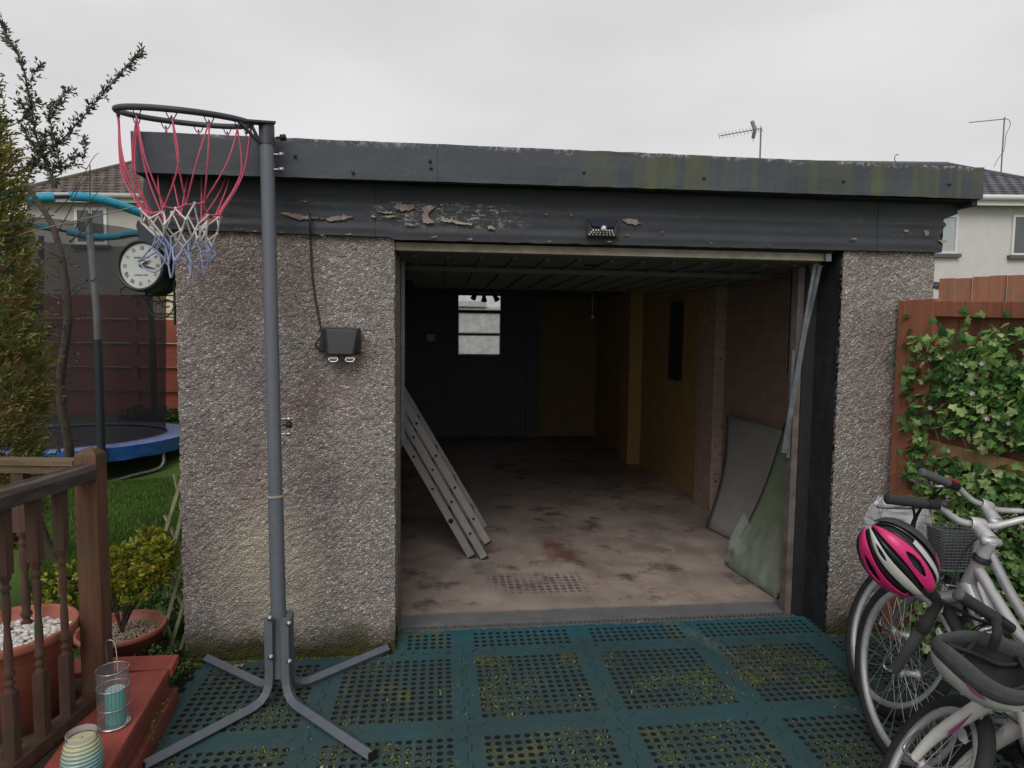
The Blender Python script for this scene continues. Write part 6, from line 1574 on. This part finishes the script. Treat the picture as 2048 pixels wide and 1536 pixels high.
    for t0, t1, m_ in P.get('bands', ()):
        b_ = MB(); A_, B_ = T(*lo_(tt0, tte, t0)), T(*lo_(tt0, tte, t1)); b_.tube([A_-up_*P.get('sag', 0)*4*t0*(1-t0), B_-up_*P.get('sag', 0)*4*t1*(1-t1)], P.get('ttr', .019)+.0012, 14, cap=False); b_.build('decal', m_, frm)
    # stem and bars
    s0 = cr_+.03+P.get('head', .13); sm0 = onaxis(s0); sm1 = onaxis(s0+P.get('stemh', .06)); ex_ = P.get('reach', .09); ri = P.get('stemrise', .03); cl_ = (sm1[0]+ex_, 0, sm1[2]+ri)
    hb_ = MB(); hb_.lathe([(.026, 0), (.026, .012), (.021, .016), (.021, .02)], TS(*sm0), 14, axd); hb_.build('headset', M['blackplastic'], root)
    smm = MB(); smm.tube([TS(*sm0), TS(*sm1)], .019, 12); smm.tube([TS(*sm1), TS(*lo_(sm1, cl_, .45)), TS(*cl_)], [.024, .022, .018], 12)
    smm.lathe([(.021, -.024), (.023, -.020), (.023, .020), (.021, .024)], TS(*cl_), 14, q @ lt_); smm.lathe([(0, -.028), (.013, -.028), (.013, .028), (0, .028)], TS(*sm1), 14, q @ lt_); stm = smm.build('stem', P.get('stem', M['alloy']), root)
    W2, rise, back = P.get('barw', .29), P.get('rise', .03), P.get('back', .06)
    hb = empty('handlebar', TS(*cl_), None, None); hb.parent = root; hb.location = TS(*cl_)-root.location
    bpnt = lambda t, s: TS(cl_[0]+(-back*max(0, t-.25)/.75), s*W2*t, cl_[2]+rise*min(1, max(0, (t-.18)/.27)))
    mb = MB(); mb.tube(smooth_path([bpnt(t, 1) for t in (1, .8, .6, .45, .3, .15)]+[bpnt(0, 1)]+[bpnt(t, -1) for t in (.15, .3, .45, .6, .8, 1)], 3), .0115, 10); mb.build('bar', P.get('bar', M['alloy']), hb)
    for s in (1, -1):
        a_, b_ = bpnt(1.0, s), bpnt(.60, s); mb = MB(); dd = (b_-a_).normalized(); n = 22
        mb.tube([a_.lerp(b_, i/n) for i in range(n+1)], [.0165+.0009*(i % 2)+(.001 if i > 19 else 0) for i in range(n+1)], 14); gp = mb.build('grip', P.get('grip', M['grip']), hb)
        mb = MB(); mb.lathe([(.0175, 0), (.0175, .006), (.012, .009), (0, .010)], a_, 14, -dd); mb.build('grip_end', P.get('gripend', M['grip']), gp)
        c_, d__ = bpnt(.58, s), bpnt(.44, s); mb = MB(); mb.tube([c_, d__], [.017, .015], 10); mb.tube([bpnt(.50, s), bpnt(.50, s)+fw*.03-up_*.012], .010, 8); lv_ = mb.build('shifter', M['blackplastic'], hb)
        mb = MB(); o1 = bpnt(.50, s)+fw*.035-up_*.014; mb.tube(smooth_path([o1, bpnt(.62, s)+fw*.055-up_*.03, bpnt(.85, s)+fw*.045-up_*.035, bpnt(1.0, s)+fw*.05-up_*.038], 4), [.008]*3+[.0055]*10, 6); mb.build('brake_lever', P.get('lever', M['chrome']), hb)
    if P.get('redshift'):
        c_ = bpnt(.55, 1)+up_*.016; mb = MB(); mb.bar(c_-(q @ lt_)*.018, c_+(q @ lt_)*.016, .018, .010); mb.build('shift_indicator', M['red'], hb)
    if P.get('bell'):
        c_ = bpnt(.38, 1); mb = MB(); mb.lathe([(.018, .010), (.019, .018), (.014, .028), (0, .031)], c_, 14, up_); mb.build('bell', M['blackplastic'], hb)
    mb = MB(); R2_ = random.Random(3)
    for s, e_ in ((1, onaxis(cr_+.06)), (-1, (dt0[0]-.12, 0, dt0[2]-.14)), (1, onaxis(cr_-.0)), (-1, (tt0[0]-.1, 0, tt0[2]-.03)), (1, (dt0[0]-.05, 0, dt0[2]-.06)), (-1, onaxis(cr_-.02))):
        a_ = bpnt(.5, s)+fw*.035; b_ = TS(e_[0]+.03, 0, e_[2]) if e_[0] > -.2 else T(*e_)
        m1 = a_.lerp(b_, .35)+fw*(.10+.04*R2_.random())-up_*.02; m2 = a_.lerp(b_, .75)+fw*.07-up_*.04
        mb.tube(smooth_path([a_, m1, m2, b_], 7), .0025, 6)
    mb.build('brake_cables', M['blackplastic'], hb)
    return dict(root=root, T=T, TS=TS, bp=bpnt, up=up_, fw=fw, lt=lt_, q=q, rim=rim_, frame=frm, tt0=tt0, tte=tte, dt0=dt0, BB=BB, r=r, hb=hb, cl=cl_, fork=fk, lo=lo_, onaxis=onaxis)
HD = 87
B2 = bike('bicycle', 'silver bicycle with a dark grey suspension fork and the pink helmet on its handlebar', U(1815, 1347, 2.30), HD, 6.5, -5, .335,
          dict(fork=M['darksilver'], frame=M['silver'], susp=True, crown=.375, head=.13, stemh=.075, stemrise=.035, reach=.075, barw=.325, rise=.045, back=.05, tt=.55, sag=.03, dt=.026, ttr=.0175, bell=1, ph=.1))
B1 = bike('bicycle', 'farthest silver bicycle with grey grips and a red shifter, against the garage and fence', U(1797, 1266, 2.66), HD+3, 18, -6, .335,
          dict(fork=M['darksilver'], frame=M['silver'], crown=.375, head=.15, stemh=.05, stemrise=.05, reach=.08, barw=.31, rise=.03, back=.04, tt=.5, sag=.03, grip=M['greygrip'], gripend=M['greygrip'], redshift=1, ttr=.0175, bands=((.10, .13, M['purple']), (.16, .172, M['purple'])), ph=.0))
B3 = bike('bicycle', 'small white child\'s bicycle with plum flashes, nearest the viewer', U(1854, 1537, 1.93), HD-2, 25, -20, .254,
          dict(fork=M['whiteframe'], frame=M['whiteframe'], legr=.021, crown=.31, head=.10, stemh=.045, stemrise=.02, reach=.03, barw=.30, rise=.015, back=.07, tt=.6, sag=.03, refl=1.9, tyre=.022, dt=.022, gripend=M['greygrip'], lever=M['blackplastic'], ph=.05, bands=((.2, .25, M['purple']),)))
# lettering
def strip_text(body, size, P0, xdir, ydir, mat, parent, name='lettering'):
    xd = xdir.normalized(); nd = xd.cross(ydir).normalized(); yd = nd.cross(xd); Mx = Matrix(((xd.x, yd.x, nd.x, P0.x), (xd.y, yd.y, nd.y, P0.y), (xd.z, yd.z, nd.z, P0.z), (0,0,0,1)))
    return text_mesh(body, size, Mx, name, mat, parent)
T2 = B2['T']; a_, b_ = T2(*B2['lo'](B2['dt0'], B2['BB'], .06)), T2(*B2['lo'](B2['dt0'], B2['BB'], .40)); m_ = a_.lerp(b_, .5)
xd = (a_-b_).normalized(); tocam = (CP-m_); tocam = (tocam-xd*tocam.dot(xd)).normalized()
strip_text('onnel', .062, m_+tocam*.0315, xd, tocam.cross(xd), M['rubber'], B2['frame'])
T1 = B1['TS']
for k, ch in enumerate('ALLOY'):
    a = R(146-k*3.6); Rr = .335-.050; p = T1(math.cos(a)*Rr, .0125, math.sin(a)*Rr); td = (T1(math.cos(a-.1)*Rr, .0125, math.sin(a-.1)*Rr)-p)
    strip_text(ch, .018, p, td, (p-T1(0, .0125, 0)), M['rubber'], B1['rim'], 'rim_lettering')
# plum flashes on the white fork
T3 = B3['TS']; C3 = B3['onaxis'](.31); lo3, hi3 = T3(0, .052, 0), T3(C3[0]+.01, .047, C3[2]-.01); axf = (hi3-lo3).normalized(); tc_ = CP-lo3.lerp(hi3, .6); tc_ = (tc_-axf*tc_.dot(axf)).normalized(); sd3 = axf.cross(tc_)
mb = MB(); pa = [lo3.lerp(hi3, t)+tc_*(.0135+.0105*t)+sd3*w for t, w in ((.48, .006), (.62, .009), (.86, -.002), (.66, -.001), (.52, -.001))]; mb.prism(pa, tc_*.001); mb.build('decal', M['pinkdecal'], B3['fork'])

# ------------------------------------------------------------------ helmets
def helmet(name, lab, c, fwd_, up_, L, Wd, H, scheme, inner=True):
    """ribbed shell: strips of colour run front to back, vents between them"""
    f = fwd_.normalized(); u = (up_-f*up_.dot(f)).normalized(); s = f.cross(u).normalized(); o = empty(name, c, lab, 'helmet', 'cycle helmets hanging on the bicycles')
    c = Vector(c)
    def S(th, ph, k=1.):   # th: 0 front .. pi back over the crown; ph: -1..1 across
        a = ph*PI/2*.98; x = math.cos(th); rr_ = math.sin(th)
        e = 1+.05*math.cos(th*2)
        return c+f*(x*L/2*k*(1.03 if x < 0 else 1))+s*(math.sin(a)*rr_**.75*Wd/2*k)+u*(math.cos(a)*rr_**.62*H*k*e)
    mb = MB(); mb.grid(lambda a, b: S(.02+(PI-.04)*a, -1+2*b, .90), 24, 24); mb.build('foam_liner', M['foam'], o, solid=.01)
    N = len(scheme)
    for i, ent in enumerate(scheme):
        p0, p1, mat, vents, k0 = ent[:5]; r0_, r1_ = ent[5] if len(ent) > 5 else (0, 1)
        mb = MB(); nu, nv = 150, 26
        def F(a, b):
            a = r0_+(r1_-r0_)*a; th = .10+(PI-.20)*a; w = .55+.45*math.sin(PI*min(1, max(0, (a-.02)/.96)))**.5; cm = (p0+p1)/2; wob = .02*math.sin(a*9+i); ph = cm+(p0-cm+(p1-p0)*b)*w+wob; return S(th, ph, k0+.018*math.sin(PI*b))
        vs = [F(a/nu, b/nv) for b in range(nv+1) for a in range(nu+1)]; fs = []
        for b in range(nv):
            for a in range(nu):
                t = a/nu; hole = any(v0 < t < v1 and abs((b+.5)/nv-.5) < .26*math.sin(PI*(t-v0)/(v1-v0))**.6 for v0, v1 in vents)
                if not hole: fs.append((b*(nu+1)+a, b*(nu+1)+a+1, (b+1)*(nu+1)+a+1, (b+1)*(nu+1)+a))
        mb.add(vs, fs, True); sh_ = mb.build('shell_rib', mat, o, solid=.006)
    return o, S
hc = U(1810, 1122, 2.04)
hf = (right*.66-upv*.80-fwd*.12); hu = (-fwd*.80+right*.0+upv*.42-right*.45)
pk, wh, bk, gy = M['pink'], M['helmwhite'], M['helmblack'], M['helmgrey']
helmet('cycle_helmet', 'glossy pink, white and black cycle helmet hanging from the silver bicycle\'s handlebar', hc+fwd*.06, hf, hu, .255, .215, .130,
       [(-1.0, -.92, bk, (), .97), (-.90, -.58, gy, (), 1.01), (-.86, -.60, pk, (), 1.022, (.06, .36)), (-.55, -.47, bk, (), .96), (-.46, -.34, wh, (), 1.0, (.05, .62)), (-.32, -.24, bk, (), .96), (-.23, .06, pk, ((.36, .62),), 1.03), (.09, .18, bk, (), .96), (.20, .38, wh, ((.62, .80),), 1.02), (.41, .50, bk, (), .96), (.53, .82, pk, ((.45, .72),), 1.02), (.84, 1.0, bk, (), .97)])
mb = MB()
for s_ in (-1, 1): mb.tube(smooth_path([hc+fwd*.10+right*.06+upv*.02*s_, hc+fwd*.12+right*.10+upv*.10, B2['bp'](.75, 1)], 5), .004, 5)
tag(mb.build('helmet_strap', M['rubber']), 'black strap looping the pink helmet to the handlebar grip', 'strap')
# upside-down white helmet with thick grey padding
h2 = U(1992, 1322, 1.66)
f2_ = (right*1.0-fwd*.20-upv*.12).normalized(); u2_ = (-upv*.86+fwd*.25-right*.05); u2_ = (u2_-f2_*u2_.dot(f2_)).normalized(); s2_ = f2_.cross(u2_)
o2 = empty('cycle_helmet', h2, 'upturned white cycle helmet with plum flashes and grey padding nearest the viewer', 'helmet', 'cycle helmets hanging on the bicycles')
L2, W2_, H2 = .30, .20, .115
def HS(th, a, k=1.): # th azimuth round the rim, a: 0 rim .. 1 pole
    rr_ = math.cos(a*PI/2)**.8; x = math.cos(th); y = math.sin(th)
    rimz = -.012*math.cos(2*th)+.010*math.sin(th*3)
    return h2+f2_*(x*L2/2*rr_*k)+s2_*(y*W2_/2*rr_*k)+u2_*(math.sin(a*PI/2)*H2*k+rimz*(1-a))
mb = MB(); mb.grid(lambda u, v: HS(2*PI*u, v*.98), 48, 12); mb.build('shell', M['helmwhite'], o2)
mb = MB(); mb.grid(lambda u, v: HS(2*PI*u, v*.98, .86), 48, 12); mb.build('foam_liner', M['foam'], o2)
mb = MB(); n = 64
def rimf(u, v):
    th = 2*PI*u; c0 = HS(th, 0, .93); o_ = (HS(th, 0, 1)-HS(th, 0, .8)).normalized(); a = 2*PI*v; t = .021+.004*math.sin(th*2)
    return c0+o_*math.cos(a)*t*.62-u2_*math.sin(a)*t*1.15+u2_*.006
mb.grid(rimf, n, 12); mb.build('padding', simple('grey_padding', (.075, .08, .085), (.045, .048, .05), .95, 0, 80, .6), o2)
for k in range(5):
    th = .5+k*1.15; mb = MB(); mb.tube(smooth_path([HS(th, .02, .84), HS(th+.5, .35, .70), HS(th+1.2, .30, .60), HS(th+2.0, .05, .80)], 5), .006, 6); mb.build('strap', M['rubber'], o2)
for th0, th1, a0, a1 in ((-2.35, -1.9, .10, .25), (-1.15, -.35, .42, .20)):
    mb = MB(); mb.tube(smooth_path([HS(th0, a0, 1.006), HS((th0+th1)/2, (a0+a1)/2+.02, 1.008), HS(th1, a1, 1.006)], 5), [.002+.004*math.sin(PI*i/10) for i in range(11)], 5); mb.build('decal', M['pinkdecal'], o2)
# helmet hangs by its strap from the small bicycle's bar
mb = MB(); mb.tube(smooth_path([h2+s2_*.03-u2_*.01, h2-u2_*.08+fwd*.03, B3['bp'](.62, 1)-upv*.01], 6), .012, 8); tag(mb.build('helmet_strap', M['foam']), 'black padded strap holding the upturned helmet on the small bicycle', 'strap')
# crumpled clear bag and front basket behind the handlebars
bg = U(1802, 1052, 2.62); mb = MB()
def bag(u, v):
    a = 2*PI*u; r_ = (.085+.035*math.sin(PI*v))*(1+.30*noise.noise(Vector((math.cos(a)*2, math.sin(a)*2, v*3)))); z = .12-.22*v
    return bg+right*math.cos(a)*r_*1.1+fwd*math.sin(a)*r_*.6+Vector((0,0,z))+rdir()*.003
mb.grid(bag, 30, 16, False); tag(mb.build('plastic_bag', M['bagplastic']), 'crumpled clear plastic bag hanging behind the bicycle handlebars by the garage pier', 'bag')
kc = U(1900, 1092, 2.42); kb = empty('bicycle_basket', kc, 'grey woven front basket with a green rim on the farthest bicycle', 'basket'); mb = MB()
def bk_(u, v): a = 2*PI*u; c_, s_ = math.cos(a), math.sin(a); m_ = max(abs(c_), abs(s_))**.7; r_ = .070-.012*v; return kc+right*c_/m_*r_+fwd*s_/m_*r_*.75+Vector((0,0,.07-.15*v))
for i in range(30): mb.tube([bk_(i/30, 0), bk_(i/30, 1)], .0025, 4)
for j in range(14): mb.tube([bk_(i/40, j/13) for i in range(40)], .0028, 4, closed=True)
mb.build('basket_weave', M['greygrip'], kb)
mb = MB(); mb.tube([bk_(i/40, 1)-Vector((0,0,.002)) for i in range(40)], .006, 6, closed=True); mb.build('green_edge', M['ivystem'], kb)
